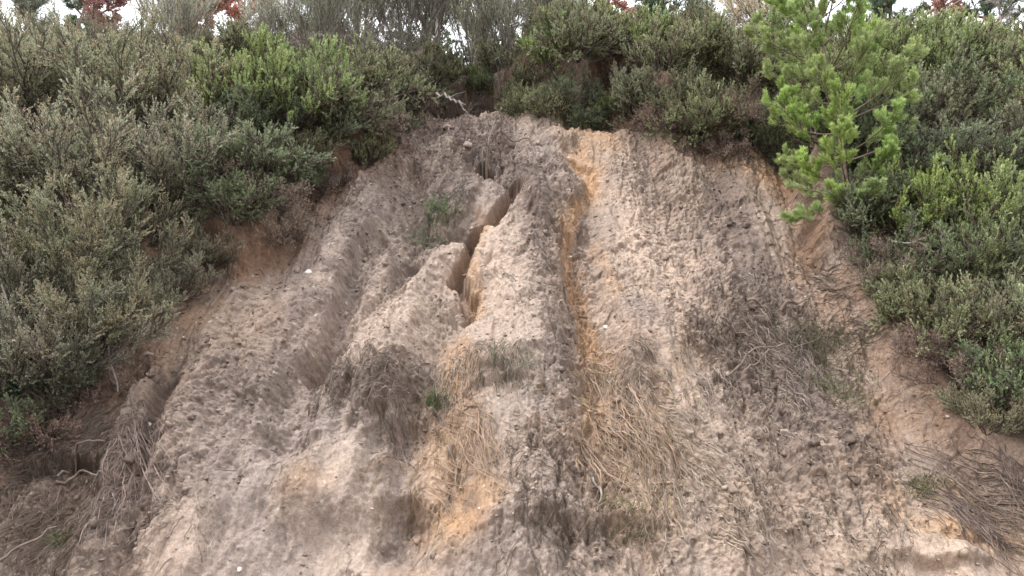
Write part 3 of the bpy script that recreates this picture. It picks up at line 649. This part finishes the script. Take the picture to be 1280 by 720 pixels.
# fine hanging roots and dead straw on the slip: nobody could count them
def strands(name, regs, rad, label, cat, mat_, seed, K=8):
    r = np.random.default_rng(seed); parts = []
    for (poly, w_, n, L, drift, lift, c0, c1_) in regs:
        n = int(n*.85); L = L*.45; lift = lift*.5; w_ = w_*1.7
        P = pts(*poly); seg = np.hypot(*(P[1:]-P[:-1]).T); cum = np.r_[0, np.cumsum(seg)]/seg.sum() if len(P) > 1 else None
        t = r.random(n); uu = np.interp(t, cum, P[:, 0])+r.normal(size=n)*w_*.6; vv = np.interp(t, cum, P[:, 1])+r.normal(size=n)*w_*.4
        # strands gather in locks
        ng = max(3, n//14); g = r.integers(0, ng, n); uu = uu[g]+r.normal(size=n)*.06; vv = vv[g]+r.normal(size=n)*.10
        Ls = L*(.35+r.random(n)); s = np.linspace(0, 1, K)[None]
        gw = (r.normal(size=ng)*.45)[g]+r.normal(size=n)*.22
        pu = uu[:, None]+(drift+gw[:, None])*Ls[:, None]*s+np.cumsum(r.normal(size=(n, K))*.007, 1)+.03*np.sin(s*5+r.random((n, 1))*6.3)*Ls[:, None]
        pv = vv[:, None]-Ls[:, None]*s
        lf = (.005+lift*r.random((n, 1)))*np.sin(np.pi*np.clip(s*.9+.05, 0, 1))+.004
        pp = surf(pu.ravel(), pv.ravel(), lf.ravel()).reshape(n, K, 3)
        T = tubes(pp, rad*(.5+r.random((n, 1)))*np.linspace(1, .45, K)[None], 3)
        f = np.repeat(r.random(n), K*3)[:, None]; parts.append((T[0], T[1], np.array(c0)*(1-f)+np.array(c1_)*f))
    V_, F_, c_ = join(parts); return tag(obj(name, new_mesh(name, V_, F_, 4, c_), mat_), label, cat, kind='stuff')
br0, br1, or0, or1, gy0, gy1 = (.13,.09,.065), (.30,.22,.16), (.20,.13,.075), (.40,.28,.17), (.20,.15,.12), (.42,.34,.27)
strands('dead_straw', [
 ([(566,470),(555,560),(575,630)], .26, 340, .40, -.05, .05, or0, or1), ([(745,450),(760,530),(790,620)], .26, 480, .42, .18, .06, or0, or1),
 ([(790,470),(800,560)], .25, 420, .35, .1, .06, br0, gy1), ([(800,590),(850,650)], .25, 360, .45, .3, .07, or0, gy1),
 ([(440,480),(500,490),(545,480)], .28, 520, .36, -.2, .07, br0, gy0), ([(590,470),(650,490)], .15, 420, .28, 0, .05, gy0, gy1),
 ([(700,590),(640,610)], .2, 260, .25, 0, .04, br0, gy0), ([(880,400),(890,480)], .18, 260, .40, .0, .05, br0, gy0),
 ([(930,390),(990,430)], .35, 560, .45, .25, .08, br0, gy0), ([(910,470),(960,520)], .3, 300, .35, .2, .06, br0, gy1),
 ([(1200,580),(1260,640)], .25, 420, .5, .45, .09, br0, gy0), ([(30,560),(140,560)], .25, 700, .55, -.45, .09, br0, gy0),
 ([(30,640),(120,690)], .3, 520, .45, -.5, .08, br0, gy0), ([(820,640),(1120,690)], .25, 420, .30, .2, .06, br0, gy1),
 ([(660,685),(780,690)], .2, 300, .25, .1, .05, br0, gy0), ([(350,240),(440,225)], .2, 320, .4, -.1, .05, (.12,.07,.05), (.26,.16,.11)),
 ([(860,200),(990,215)], .25, 420, .45, .1, .06, br0, gy0), ([(560,240),(575,265)], .15, 220, .25, 0, .06, (.07,.055,.055), (.16,.13,.12)),
 ([(1040,330),(1090,420)], .3, 420, .45, .5, .08, br0, gy0), ([(230,350),(170,440)], .3, 320, .4, -.3, .06, br0, gy0),
 ([(200,300),(60,700)], 2.0, 260, .3, -.2, .04, br0, gy1), ([(900,250),(1100,650)], 2.0, 400, .3, .15, .04, br0, gy1), ([(760,250),(850,600)], 1.2, 260, .3, .1, .03, br0, gy1),
], .0036, 'dead straw and fine roots combed down the mud', 'straw', M_DRY, 5)
strands('muddy_roots', [([(20,600),(150,540)], .3, 200, .9, -.55, .05, (.15,.108,.085), (.30,.225,.18)), ([(10,680),(110,640)], .4, 200, .8, -.6, .05, (.15,.11,.09), (.34,.26,.21)),
 ([(178,530),(166,610),(150,690)], .06, 220, 1.1, -.15, .08, (.16,.12,.095), (.34,.26,.21)), ([(1200,560),(1270,640)], .35, 170, .9, .5, .05, (.13,.09,.075), (.28,.21,.17)),
 ([(930,400),(990,440),(960,480)], .3, 260, .7, .2, .12, (.12,.09,.075), (.34,.27,.22)), ([(460,490),(530,490)], .26, 170, .6, -.15, .10, (.14,.105,.085), (.34,.27,.22)),
 ([(560,520),(575,600)], .15, 110, 1.1, 0, .15, (.22,.14,.08), (.44,.30,.18)), ([(745,480),(780,600)], .2, 180, 1.1, .15, .15, (.22,.14,.08), (.42,.30,.19))],
 .0036, 'tangled muddy roots combed down the slope', 'roots', M_DRY, 15)
def rim(name, seed, n, label, cat):
    """roots and dead stems hanging from the turf lip all along the scar"""
    r = np.random.default_rng(seed); P = pts(*scar_px[2:-2], h=.3); seg = np.hypot(*(P[1:]-P[:-1]).T); cum = np.r_[0, np.cumsum(seg)]/seg.sum()
    t = r.random(n); t = np.where(r.random(n) < .6, np.round(t*70)/70+r.normal(size=n)*.004, t)
    uu = np.interp(t, cum, P[:, 0])+r.normal(size=n)*.12; vv = np.interp(t, cum, P[:, 1])+r.normal(size=n)*.12+.12
    K = 8; Ls = .34*(.2+r.random(n)**1.5); s = np.linspace(0, 1, K)[None]
    pu = uu[:, None]+np.cumsum(r.normal(size=(n, K))*.022, 1); pv = vv[:, None]-Ls[:, None]*s
    b = surf(uu, vv, .03); q = surf(pu.ravel(), pv.ravel(), .015).reshape(n, K, 3)
    out = (r.random((n, 1))*.14)*np.sin(np.pi*s); q[..., 1] -= out; q[..., 2] += out*.3; q[:, 0] = b
    T = tubes(q, .0042*(.4+r.random((n, 1)))*np.linspace(1, .35, K)[None], 3)
    f = np.repeat(r.random(n), K*3)[:, None]; c = np.array((.06,.042,.036))*(1-f)+np.array((.26,.19,.15))*f
    return tag(obj(name, new_mesh(name, T[0], T[1], 4, c), M_DRY), label, cat, kind='stuff')
rim('hanging_roots', 8, 1700, 'brown roots hanging from the turf lip around the slip', 'roots')

# undergrowth between the bushes
r = np.random.default_rng(77)
n = 44000; uu = r.uniform(-9, 9, n); vv = r.uniform(.5, 13.5, n); s_ = bil(sdg, gu, gv, uu, vv); k = s_ < -.12; uu, vv = uu[k], vv[k]; n = len(uu)
B = surf(uu, vv, -.01); D = np.c_[r.normal(size=n)*.6, -.35+r.normal(size=n)*.5, np.full(n, .8)]
P = paths_from(B, D, .12+.22*r.random(n)+.16*sst(8, 9.5, vv), 4, .3, .2, r)
nl = 11; t = r.random((n, nl)); p, d = along(P, t); dd = d*.8+r.normal(size=d.shape)*.5
base = np.where((fbm(uu*.9, vv*.9, 7, 2) > .05)[:, None], (.11,.14,.06), (.15,.12,.085)); base = np.repeat(base, nl, 0)
lv = leaves(p.reshape(-1, 3), dd.reshape(-1, 3), .028, .011, base, .35, r)
tag(obj('undergrowth', new_mesh('undergrowth', lv[0], lv[1], 4, lv[2]), M_LEAF), 'low mat of heather shoots and dead leaves under the bushes', 'undergrowth', kind='stuff')

# crumbs of soil and gravel lying on the slip
r = np.random.default_rng(78); n = 24000
uu = r.uniform(-8.5, 8.5, n); vv = r.uniform(0, 9.8, n); s_ = bil(sdg, gu, gv, uu, vv); rg = bil(rough, us, vs_, uu, vv); k = (s_ > 0) & (r.random(n) < .25+.7*rg.clip(0, 1)); uu, vv = uu[k], vv[k]; n = len(uu)
cb = surf(uu, vv, .002); sz = .005+.022*r.random(n)**3.2
ico = np.array([[0,0,1],[.9,0,.3],[.28,.85,.3],[-.72,.53,.3],[-.72,-.53,.3],[.28,-.85,.3],[0,0,-.6]]); fi = np.array([[0,1,2],[0,2,3],[0,3,4],[0,4,5],[0,5,1],[6,2,1],[6,3,2],[6,4,3],[6,5,4],[6,1,5]])
Vc = cb[:, None]+sz[:, None, None]*(ico[None]*(1+.25*r.normal(size=(n, 7, 1)))); Fc = fi[None]+(np.arange(n)*7)[:, None, None]
cc = bil(col[..., 0], us, vs_, uu, vv); cc = np.stack([cc, bil(col[..., 1], us, vs_, uu, vv), bil(col[..., 2], us, vs_, uu, vv)], 1)*(.55+.75*r.random((n, 1)))
tag(obj('soil_crumbs', new_mesh('soil_crumbs', Vc.reshape(-1, 3), Fc.reshape(-1, 3), 3, np.repeat(cc, 7, 0)), M_SOIL), 'loose crumbs of soil and grit on the mud', 'soil crumbs', kind='stuff')

r = np.random.default_rng(79); n = 1900
uu = r.uniform(-5.5, 5.5, n); vv = r.uniform(.6, 9.3, n); s_ = bil(sdg, gu, gv, uu, vv); cl = bil(clod+.5*dark, us, vs_, uu, vv); k = (s_ > .1) & (r.random(n) < .08+.75*cl.clip(0, 1)); uu, vv = uu[k], vv[k]; n = len(uu)
def ico42():
    p = (1+5**.5)/2; v = [(-1,p,0),(1,p,0),(-1,-p,0),(1,-p,0),(0,-1,p),(0,1,p),(0,-1,-p),(0,1,-p),(p,0,-1),(p,0,1),(-p,0,-1),(-p,0,1)]
    f = [(0,11,5),(0,5,1),(0,1,7),(0,7,10),(0,10,11),(1,5,9),(5,11,4),(11,10,2),(10,7,6),(7,1,8),(3,9,4),(3,4,2),(3,2,6),(3,6,8),(3,8,9),(4,9,5),(2,4,11),(6,2,10),(8,6,7),(9,8,1)]
    v = [np.array(q)/np.linalg.norm(q) for q in v]; e = {}; g = []
    def m(a, b):
        k = (min(a, b), max(a, b))
        if k not in e: w_ = v[a]+v[b]; v.append(w_/np.linalg.norm(w_)); e[k] = len(v)-1
        return e[k]
    for a, b, c in f:
        x, y, z = m(a, b), m(b, c), m(c, a); g += [(a,x,z),(b,y,x),(c,z,y),(x,y,z)]
    return np.array(v), np.array(g)
iv, ig = ico42(); sz = .008+.030*r.random(n)**2.6
Vc = surf(uu, vv, sz*.15)[:, None]+sz[:, None, None]*iv[None]*(1+.30*r.normal(size=(n, len(iv), 1)))*(.75+.6*r.random((n, 1, 3)))
cc = np.stack([bil(col[..., q], us, vs_, uu, vv) for q in range(3)], 1)*(.7+.5*r.random((n, 1)))
tag(obj('soil_clods', new_mesh('soil_clods', Vc.reshape(-1, 3), (ig[None]+(np.arange(n)*len(iv))[:, None, None]).reshape(-1, 3), 3, np.repeat(cc, len(iv), 0), True), M_SOIL), 'fist-sized clods of dark mud lying on the slip', 'soil clods', kind='stuff')

r = np.random.default_rng(80); n = 5200
uu = r.uniform(-6.5, 6.5, n); vv = r.uniform(.6, 9.3, n); s_ = bil(sdg, gu, gv, uu, vv); k = (s_ > .0) & (r.random(n) < .12+.9*np.exp(-s_/.7)); uu, vv = uu[k], vv[k]; n = len(uu)
K = 5; a = r.random(n)*6.283; L_ = .03+.13*r.random(n)**2; t = np.linspace(-.5, .5, K)[None]; b = r.normal(size=(n, 1))*.5
pu = uu[:, None]+L_[:, None]*(np.cos(a)[:, None]*t-np.sin(a)[:, None]*b*t*t); pv = vv[:, None]+L_[:, None]*(np.sin(a)[:, None]*t+np.cos(a)[:, None]*b*t*t)
pp = surf(pu.ravel(), pv.ravel(), .004).reshape(n, K, 3); T = tubes(pp, (.0015+.0025*r.random((n, 1)))*np.ones((1, K)), 3)
f = np.repeat(r.random(n), K*3)[:, None]
tag(obj('twig_litter', new_mesh('twig_litter', T[0], T[1], 4, np.array((.07,.05,.04))*(1-f)+np.array((.33,.27,.21))*f), M_DRY), 'broken heather twigs scattered over the mud', 'twigs', kind='stuff')

# ------------------------------------------------------------------ pine sapling
def pine():
    r = np.random.default_rng(5)
    u, v, d = px2uv(1056, 300, .2); base = surf(np.array([u]), np.array([v]), -.05)[0]
    root_ = tag(empty('pine_sapling', base), 'bright green young pine standing on the right edge of the slip', 'pine tree')
    root_.scale = (.88, .88, .90)
    Ht = 4.1; K = 16; z = np.linspace(0, Ht, K); tr = np.stack([-.14*z/Ht*1.6+.05*np.sin(z*1.3), -.25*np.sin(z/Ht*1.5), z], 1)[None]
    T = tubes(tr, np.linspace(.042, .008, K)[None], 8); obj('trunk', new_mesh('trunk', T[0], T[1], 4, None, True), M_BARK, root_)
    def at(zz): return np.array([np.interp(zz, z, tr[0, :, i]) for i in range(3)])
    wh = [(.18,.75,5,.0),(.50,1.1,6,.05),(.95,1.28,6,.2),(1.35,1.15,6,.25),(1.75,1.05,6,.35),(2.1,1.1,6,.40),(2.45,1.15,6,.5),(2.8,.95,6,.65),(3.15,.85,6,.85),(3.5,.7,6,1.1),(3.85,.45,5,1.5)]
    pair = 0
    for wi, (zz, ln, nb, el) in enumerate(wh):
        o0 = r.random()*6.28
        for k in range(nb):
            a = o0+k*6.283/nb+r.normal()*.2; L = ln*.84*(.75+.45*r.random())
            if math.cos(a) > .5 and 1.2 < zz < 1.9: L *= 1.12
            if math.cos(a) < -.5 and 2.0 < zz < 2.6: L *= 1.1
            b = at(zz+r.normal()*.05); D = np.array([[math.cos(a), math.sin(a), el]])
            ax = paths_from(b[None], D, np.array([L]), 9, .5, .05, r)
            br = empty_mesh = None
            tw = children(ax, max(6, int(L*11)), .30, .98, .7, .30*L+.10, 6, .9, .05, r, .5)
            tw2 = children(tw, 3, .35, .85, .7, .13, 5, .9, .04, r, .2)
            Ts = join([tubes(ax, np.linspace(.013, .004, 9)[None]*max(.6, L), 5), tubes(tw, np.full((len(tw), 6), 1.)*np.linspace(.0055, .003, 6), 4), tubes(tw2, np.full((len(tw2), 5), .003), 3)])
            br = obj('branch', new_mesh('branch', Ts[0], Ts[1], 4, None, True), M_BARK, root_)
            # needles: only the outer shoots carry them
            Pn, Dn, Ln, Cn = [], [], [], []
            for A, t0, cntn in ((ax, .62, 260), (tw, .40, 170), (tw2, .25, 130)):
                t = t0+(1-t0)*r.random((len(A), cntn)); p, d_ = along(A, t); rad = r.normal(size=d_.shape); rad = unit(rad-(rad*d_).sum(-1, keepdims=True)*d_)
                fw = .42+.45*t[..., None]; Pn.append(p.reshape(-1, 3)); Dn.append(unit(d_*fw+rad*(.62)).reshape(-1, 3)); Ln.append((.056*(.7+.5*r.random(t.size))))
                g = r.random((len(A), 1, 1))*.5+.5*t[..., None]**1.5; c = np.array((.22,.30,.10))*(1-g)+np.array((.54,.66,.26))*g; Cn.append(c.reshape(-1, 3))
            lv = leaves(np.concatenate(Pn), np.concatenate(Dn), np.concatenate(Ln), .0056, np.concatenate(Cn), .15, r)
            obj('needles', new_mesh('needles', lv[0], lv[1], 4, lv[2]), M_NEEDLE, br)
pine()

# ------------------------------------------------------------------ trees beyond the crest
def tree(name, px, py_top, Y, label, cat, kind, seed, width=1., group='trees beyond the crest', hh=None):
    r = np.random.default_rng(seed); Y *= .8
    el = PITCH+math.atan((360-py_top)/FPX); ztop = CAMZ+Y*math.tan(el)
    vv = np.interp(Y, _y, _v); zb = np.interp(Y, _y, _z)+.3
    depth = Y*math.cos(PITCH)+(ztop-CAMZ)*math.sin(PITCH); x = (px-640)/FPX*depth; zb = float(surf(np.array([x]), np.array([vv]))[0][2])-.1
    Ht = ztop-zb
    e = tag(empty(name, (x, Y, zb)), label, cat, group)
    K = 12; z = np.linspace(0, Ht*.96, K); tr = np.stack([np.cumsum(r.normal(size=K))*.05*Ht/6, np.cumsum(r.normal(size=K))*.05*Ht/6, z], 1)[None]
    tr[0, :, :2] -= tr[0, :1, :2]; rb = .022*Ht*(.5 if kind in ('thin',) else 1)
    T0 = tubes(tr, np.linspace(rb, rb*.2, K)[None], 8); tm = M_GREY if kind in ('snag', 'thin') else M_BARK
    obj('trunk', new_mesh('trunk', T0[0], T0[1], 4, None, True), tm, e)
    P = dict(red=(16, .30, 9, .42, 9, .16, 16, .055, .035, .75, .3), conifer=(34, .26, 10, .34, 9, .16, 30, .055, .010, .5, .15), rusty=(30, .24, 9, .32, 8, .16, 26, .05, .012, .5, .0),
             soft=(26, .24, 10, .45, 9, .22, 22, .05, .011, .35, .6), snag=(14, .22, 6, .3, 5, .15, 1, .02, .01, .6, .2), thin=(12, .16, 8, .4, 7, .2, 16, .04, .012, .5, .5))[kind]
    n0, l0, n1, l1, n2, l2, nl, lL, lW, ang, up = P
    A = children(tr, n0, .22 if kind != 'red' else .35, 1, 1.15 if kind in ('conifer', 'rusty', 'snag') else .75, l0*Ht*width, 7, up, .06, r, .70 if kind != 'red' else .3)
    Bq = children(A, n1, .2, 1, .7, l1*l0*Ht*.55, 5, up*.6, .08, r, .4); Cq = children(Bq, n2, .1, 1, .7, l2*1.1, 4, up*.4, .08, r, .3)
    Ts = join([tubes(A, np.full((len(A), 7), 1.)*np.linspace(rb*.33, rb*.1, 7), 5), tubes(Bq, np.full((len(Bq), 5), 1.)*np.linspace(rb*.12, rb*.05, 5), 3), tubes(Cq, np.full((len(Cq), 4), .004), 3)])
    cr = obj('branches', new_mesh('branches', Ts[0], Ts[1], 4, None, True), tm, e)
    if kind == 'snag': return e
    t = r.random((len(Cq), nl))*.9+.1; p, d = along(Cq, t); rad = r.normal(size=d.shape); dd = unit(d*.8+unit(rad)*.8)
    cs = dict(red=((.36,.17,.13),(.54,.32,.26)), conifer=((.035,.06,.035),(.075,.115,.065)), rusty=((.17,.085,.06),(.28,.15,.11)), soft=((.10,.12,.09),(.18,.20,.15)), thin=((.07,.09,.05),(.15,.17,.10)))[kind]
    f = r.random((len(Cq), 1, 1)); c = np.array(cs[0])*(1-f)+np.array(cs[1])*f+np.zeros_like(d); c = c*(1.25 if kind == 'red' else 2.2)
    keep = r.random(len(Cq)) > (.35 if kind == 'red' else .1); kk = np.repeat(keep, nl)
    lv = leaves(p.reshape(-1, 3)[kk], dd.reshape(-1, 3)[kk], lL, lW, c.reshape(-1, 3)[kk], .2, r)
    obj('crown', new_mesh('crown', lv[0], lv[1], 4, lv[2]), M_LEAF, e)
    return e
for i, a in enumerate([
 ('pine_tree', -20, -110, 21, 'grey-green pine filling the top left corner', 'tree', 'soft'),
 ('broadleaf_sapling', 140, -60, 18, 'leftmost red-leaved sapling on the skyline above the tan heath', 'tree', 'red'),
 ('conifer_tree', 105, -30, 23, 'blue-green conifer left of the leftmost red sapling', 'tree', 'conifer'),
 ('broadleaf_tree', 60, -70, 19, 'pale feathery tree near the top left corner', 'tree', 'soft'),
 ('conifer_tree', 250, -70, 20, 'reddish brown half-dead conifer between the two left sky gaps', 'tree', 'rusty'),
 ('broadleaf_sapling', 248, -20, 17.5, 'low red-leaved sapling in front of the reddish conifer', 'tree', 'red'),
 ('broadleaf_sapling', 308, -35, 18, 'red-leaved sapling right of the reddish conifer', 'tree', 'red'),
 ('broadleaf_tree', 400, -50, 19, 'smoky grey tree right of the second sky gap', 'tree', 'soft'),
 ('broadleaf_tree', 455, -90, 21, 'tall grey-green feathery tree left of the thin trunks', 'tree', 'soft'),
 ('pine_tree', 505, -120, 20, 'slim tree with a dark leaning trunk at the top, left of centre', 'tree', 'thin'),
 ('pine_tree', 552, -150, 21, 'slim upright tree with a dark trunk at the top centre', 'tree', 'thin'),
 ('conifer_tree', 530, -30, 24, 'far dim conifer behind the slim trees', 'tree', 'conifer'),
 ('broadleaf_tree', 600, -90, 20, 'green-grey feathery tree straight above the slip head', 'tree', 'soft'),
 ('conifer_tree', 638, -40, 23, 'dusky conifer at the left side of the central sky gap', 'tree', 'conifer'),
 ('broadleaf_sapling', 750, -75, 18, 'pink and orange leaved tree right of the central sky gap', 'tree', 'red'),
 ('conifer_tree', 805, -90, 20, 'dark blue-grey conifer right of the pink-leaved tree', 'tree', 'conifer'),
 ('broadleaf_tree', 862, -60, 20, 'soft green tree between the dark conifer and the straw-coloured clump', 'tree', 'soft'),
 ('conifer_tree', 925, -80, 24, 'dim conifer behind the straw-coloured clump', 'tree', 'conifer'),
 ('conifer_tree', 985, -60, 24, 'dim conifer behind the pine sapling top', 'tree', 'conifer'),
 ('conifer_tree', 1100, -60, 21, 'dark green conifer right of the pine sapling top', 'tree', 'conifer'),
 ('conifer_tree', 1165, -70, 20, 'dead rust-brown conifer in the top right, behind the pale poles', 'tree', 'rusty'),
 ('conifer_tree', 1225, -60, 22, 'green conifer between the rusty conifer and the top right corner', 'tree', 'conifer'),
 ('snag_tree', 1250, -10, 17.5, 'small bare grey snag on the skyline near the top right corner', 'dead tree', 'snag'),
 ('conifer_tree', 1290, -90, 21, 'conifer in the top right corner', 'tree', 'conifer'),
 ('conifer_tree', 1400, -90, 23, 'conifer beyond the right frame edge on the skyline', 'tree', 'conifer'),
 ('conifer_tree', -130, -90, 23, 'conifer beyond the left frame edge on the skyline', 'tree', 'conifer'),
]):
    tree(*a, 300+i)

# ------------------------------------------------------------------ sticks, fallen branches, stones
def stick(px_pts, rad, label, lifts=None, name='fallen_branch', cat='branch', m=None, group='sticks lying on the slip', twigs=0, seed=1, h=0.):
    r = np.random.default_rng(seed+int(px_pts[0][0])); P = pts(*px_pts, h=h); n = 14
    L = np.r_[0, np.cumsum(np.hypot(*(P[1:]-P[:-1]).T))]; t = np.linspace(0, L[-1], n)
    uu = np.interp(t, L, P[:, 0])+np.cumsum(r.normal(size=n))*.006; vv = np.interp(t, L, P[:, 1])+np.cumsum(r.normal(size=n))*.006
    lf = np.interp(t/L[-1], np.linspace(0, 1, len(lifts)), lifts) if lifts else .02
    Q = surf(uu, vv, 0.); hy, hz = pnorm(vv); Q[:, 1] += hy*lf; Q[:, 2] += hz*lf
    c = Q[0].copy(); Q = Q-c; e = tag(empty(name, c), label, cat, group)
    T = tubes(Q[None], (rad*np.linspace(1, .4, n)*(1+.12*r.normal(size=n)))[None], 7)
    obj('stem', new_mesh('stem', T[0], T[1], 4, None, True), m or M_MUDWOOD, e)
    if twigs:
        tw = children(Q[None], twigs, .15, 1, .7, L[-1]*.35, 6, .1, .12, r, .3); t2 = children(tw, 3, .3, 1, .6, L[-1]*.14, 5, 0, .12, r, .3)
        for q in tw: 
            T = tubes(q[None], np.linspace(rad*.45, rad*.2, 6)[None], 4); obj('twig', new_mesh('twig', T[0], T[1], 4, None, True), m or M_MUDWOOD, e)
    return e
stick([(606,218),(612,195),(628,172)], .022, 'dark forked branch sticking out of the mud at the top of the gully', [.02,.2,.35], twigs=4)
stick([(628,178),(655,186),(668,196)], .014, 'thin dark twig lying right of the forked branch', [.12,.06,.03])
stick([(604,195),(603,210),(612,228)], .014, 'pale curved stick left of the forked branch', [.1,.06,.02], m=M_GREY)
stick([(208,483),(198,486),(186,492)], .018, 'light curved root stub at the top of the narrow muddy ridge', [.16,.2,.1], name='root_stub', cat='root')
stick([(560,560),(568,590),(550,630)], .010, 'yellowish root snaking down the left ochre stain', [.03,.06,.03], twigs=3, name='root', cat='root')
stick([(738,618),(752,640),(748,665)], .012, 'pale broken stick in the straw of the right ochre stain', [.04,.07,.03], m=M_GREY)
stick([(905,480),(930,455),(985,440),(1010,430)], .011, 'thin pale root arching over the tangle on the right of the slip', [.03,.12,.1,.04], twigs=3, name='root', cat='root')
stick([(930,475),(960,455),(1000,480)], .010, 'bent root below the pale arching root', [.03,.1,.03], twigs=2, name='root', cat='root')
stick([(976,385),(1000,374),(1012,371)], .018, 'short dark stick pointing right above the root tangle', [.04,.1,.12])
stick([(930,378),(952,384),(966,392)], .014, 'short dark stick pointing left above the root tangle', [.06,.05,.04])
stick([(75,612),(110,605),(150,630)], .012, 'bent grey twig under the overhanging mud lip at lower left', [.05,.1,.03])
stick([(5,712),(50,690),(100,640)], .011, 'long muddy pole slanting up from the bottom left corner', [.06,.1,.03])
stick([(75,600),(95,580),(150,568)], .014, 'root bridging the dark mud hollow at lower left', [.08,.14,.04], name='root', cat='root')
stick([(1180,590),(1220,620),(1262,645)], .010, 'thin trailing root at the lower right edge of the slip', [.05,.1,.03], twigs=3, name='root', cat='root')
stick([(1195,575),(1240,600),(1275,640)], .009, 'longer trailing root above the thin one at lower right', [.05,.12,.03], twigs=2, name='root', cat='root')
stick([(48,462),(30,405),(34,352)], .012, 'thin bare whitish sapling stem in front of the left heath', [.35,.7,.8], m=M_GREY, twigs=2, h=.45, group='bare stems')
stick([(140,475),(140,440),(138,420)], .009, 'short bare upright stem by the red soil edge at left', [.2,.4,.5], m=M_GREY, h=.45, group='bare stems')
stick([(1100,340),(1130,358),(1162,366)], .012, 'pale arching frond stem over the right slip edge', [.3,.45,.3], m=M_GREY, twigs=3, h=.2, group='bare stems')
stick([(366,222),(372,205),(368,190)], .010, 'thin dead stem in front of the dark recess under the heather mound', [.15,.3,.35], m=M_GREY, twigs=3, h=.4, group='bare stems')
stick([(545,108),(570,125),(582,133)], .020, 'silver dead branch drooping into the slip head', [.5,.35,.2], m=M_GREY, twigs=5, h=.4, group='bare stems')
stick([(468,82),(495,58),(515,42)], .016, 'long pale dead branch rising right from the bleached bush', [.2,.45,.7], m=M_GREY, twigs=5, h=.4, group='bare stems')
stick([(1140,45),(1175,60),(1215,78)], .035, 'pale fallen pole lying across the crest at top right', [1.6,1.5,1.3], m=M_GREY, h=.4, group='bare stems')
def rock(px, py, s, label, m, squash=.6, seed=0, group='stones on the slip'):
    r = np.random.default_rng(int(px*3+py)); 
    import bmesh
    s *= .75
    bm = bmesh.new(); bmesh.ops.create_icosphere(bm, subdivisions=3, radius=1)
    a = r.normal(size=3)*3; ax = np.array([1, .7+.3*r.random(), squash])
    pl = [(unit(r.normal(size=3)), .62+.3*r.random()) for _ in range(9)]
    for v in bm.verts:
        c = np.array(v.co)
        for nrm, dd in pl:
            q = c@nrm
            if q > dd: c = c-nrm*(q-dd)*.92
        v.co = c*ax*s
    me = bpy.data.meshes.new('rock'); bm.to_mesh(me); bm.free()
    o = obj('rock', me, m); u, v_, d = px2uv(px, py); o.location = surf(np.array([u]), np.array([v_]), s*squash*.25)[0]; o.rotation_euler = (R(48), 0, 0); o.rotation_euler[2] = r.random()*.8
    return tag(o, label, 'stone', group)
for a in [(196,491,.028,'small white stone beside the root stub on the narrow ridge',M_ROCK),(189,537,.034,'elongated white stone right of the narrow muddy ridge',M_ROCK),
 (391,363,.055,'pale bluish stone on the upper left of the slip',M_ROCK),(296,373,.06,'flat grey stone in the brown soil at the left',M_ROCKD),(234,434,.022,'tiny white stone near the left red soil edge',M_ROCK),
 (183,452,.022,'tiny pale stone above the root stub',M_ROCK),(543,147,.05,'pale stone at the foot of the left corner of the slip head',M_ROCK),(713,322,.028,'little white stone in the ochre rivulet',M_ROCK),
 (757,411,.04,'white stone right of the ochre rivulet',M_ROCK),(710,206,.035,'pale stone in the rubble under the right hollow',M_ROCK),(585,190,.11,'rounded grey mud boulder below the slip head',M_ROCKD),
 (560,168,.09,'brown clod boulder left below the slip head',M_ROCKD),(1177,534,.025,'pale pebble on the lower right clay',M_ROCK),(1128,703,.03,'rosy pebble near the bottom right',M_ROCKD),
 (905,505,.022,'small light stone under the right root tangle',M_ROCK),(980,548,.09,'muddy block in the lower right clods',M_ROCKD),(300,715,.03,'grey pebble at the bottom edge left of centre',M_ROCK),
 (600,655,.02,'tiny light pebble below the left ochre stain',M_ROCK),(1060,500,.03,'tan stone right of the pale grass patch',M_ROCKD),(470,212,.03,'pale stone under the turf block',M_ROCK)]:
    rock(*a)
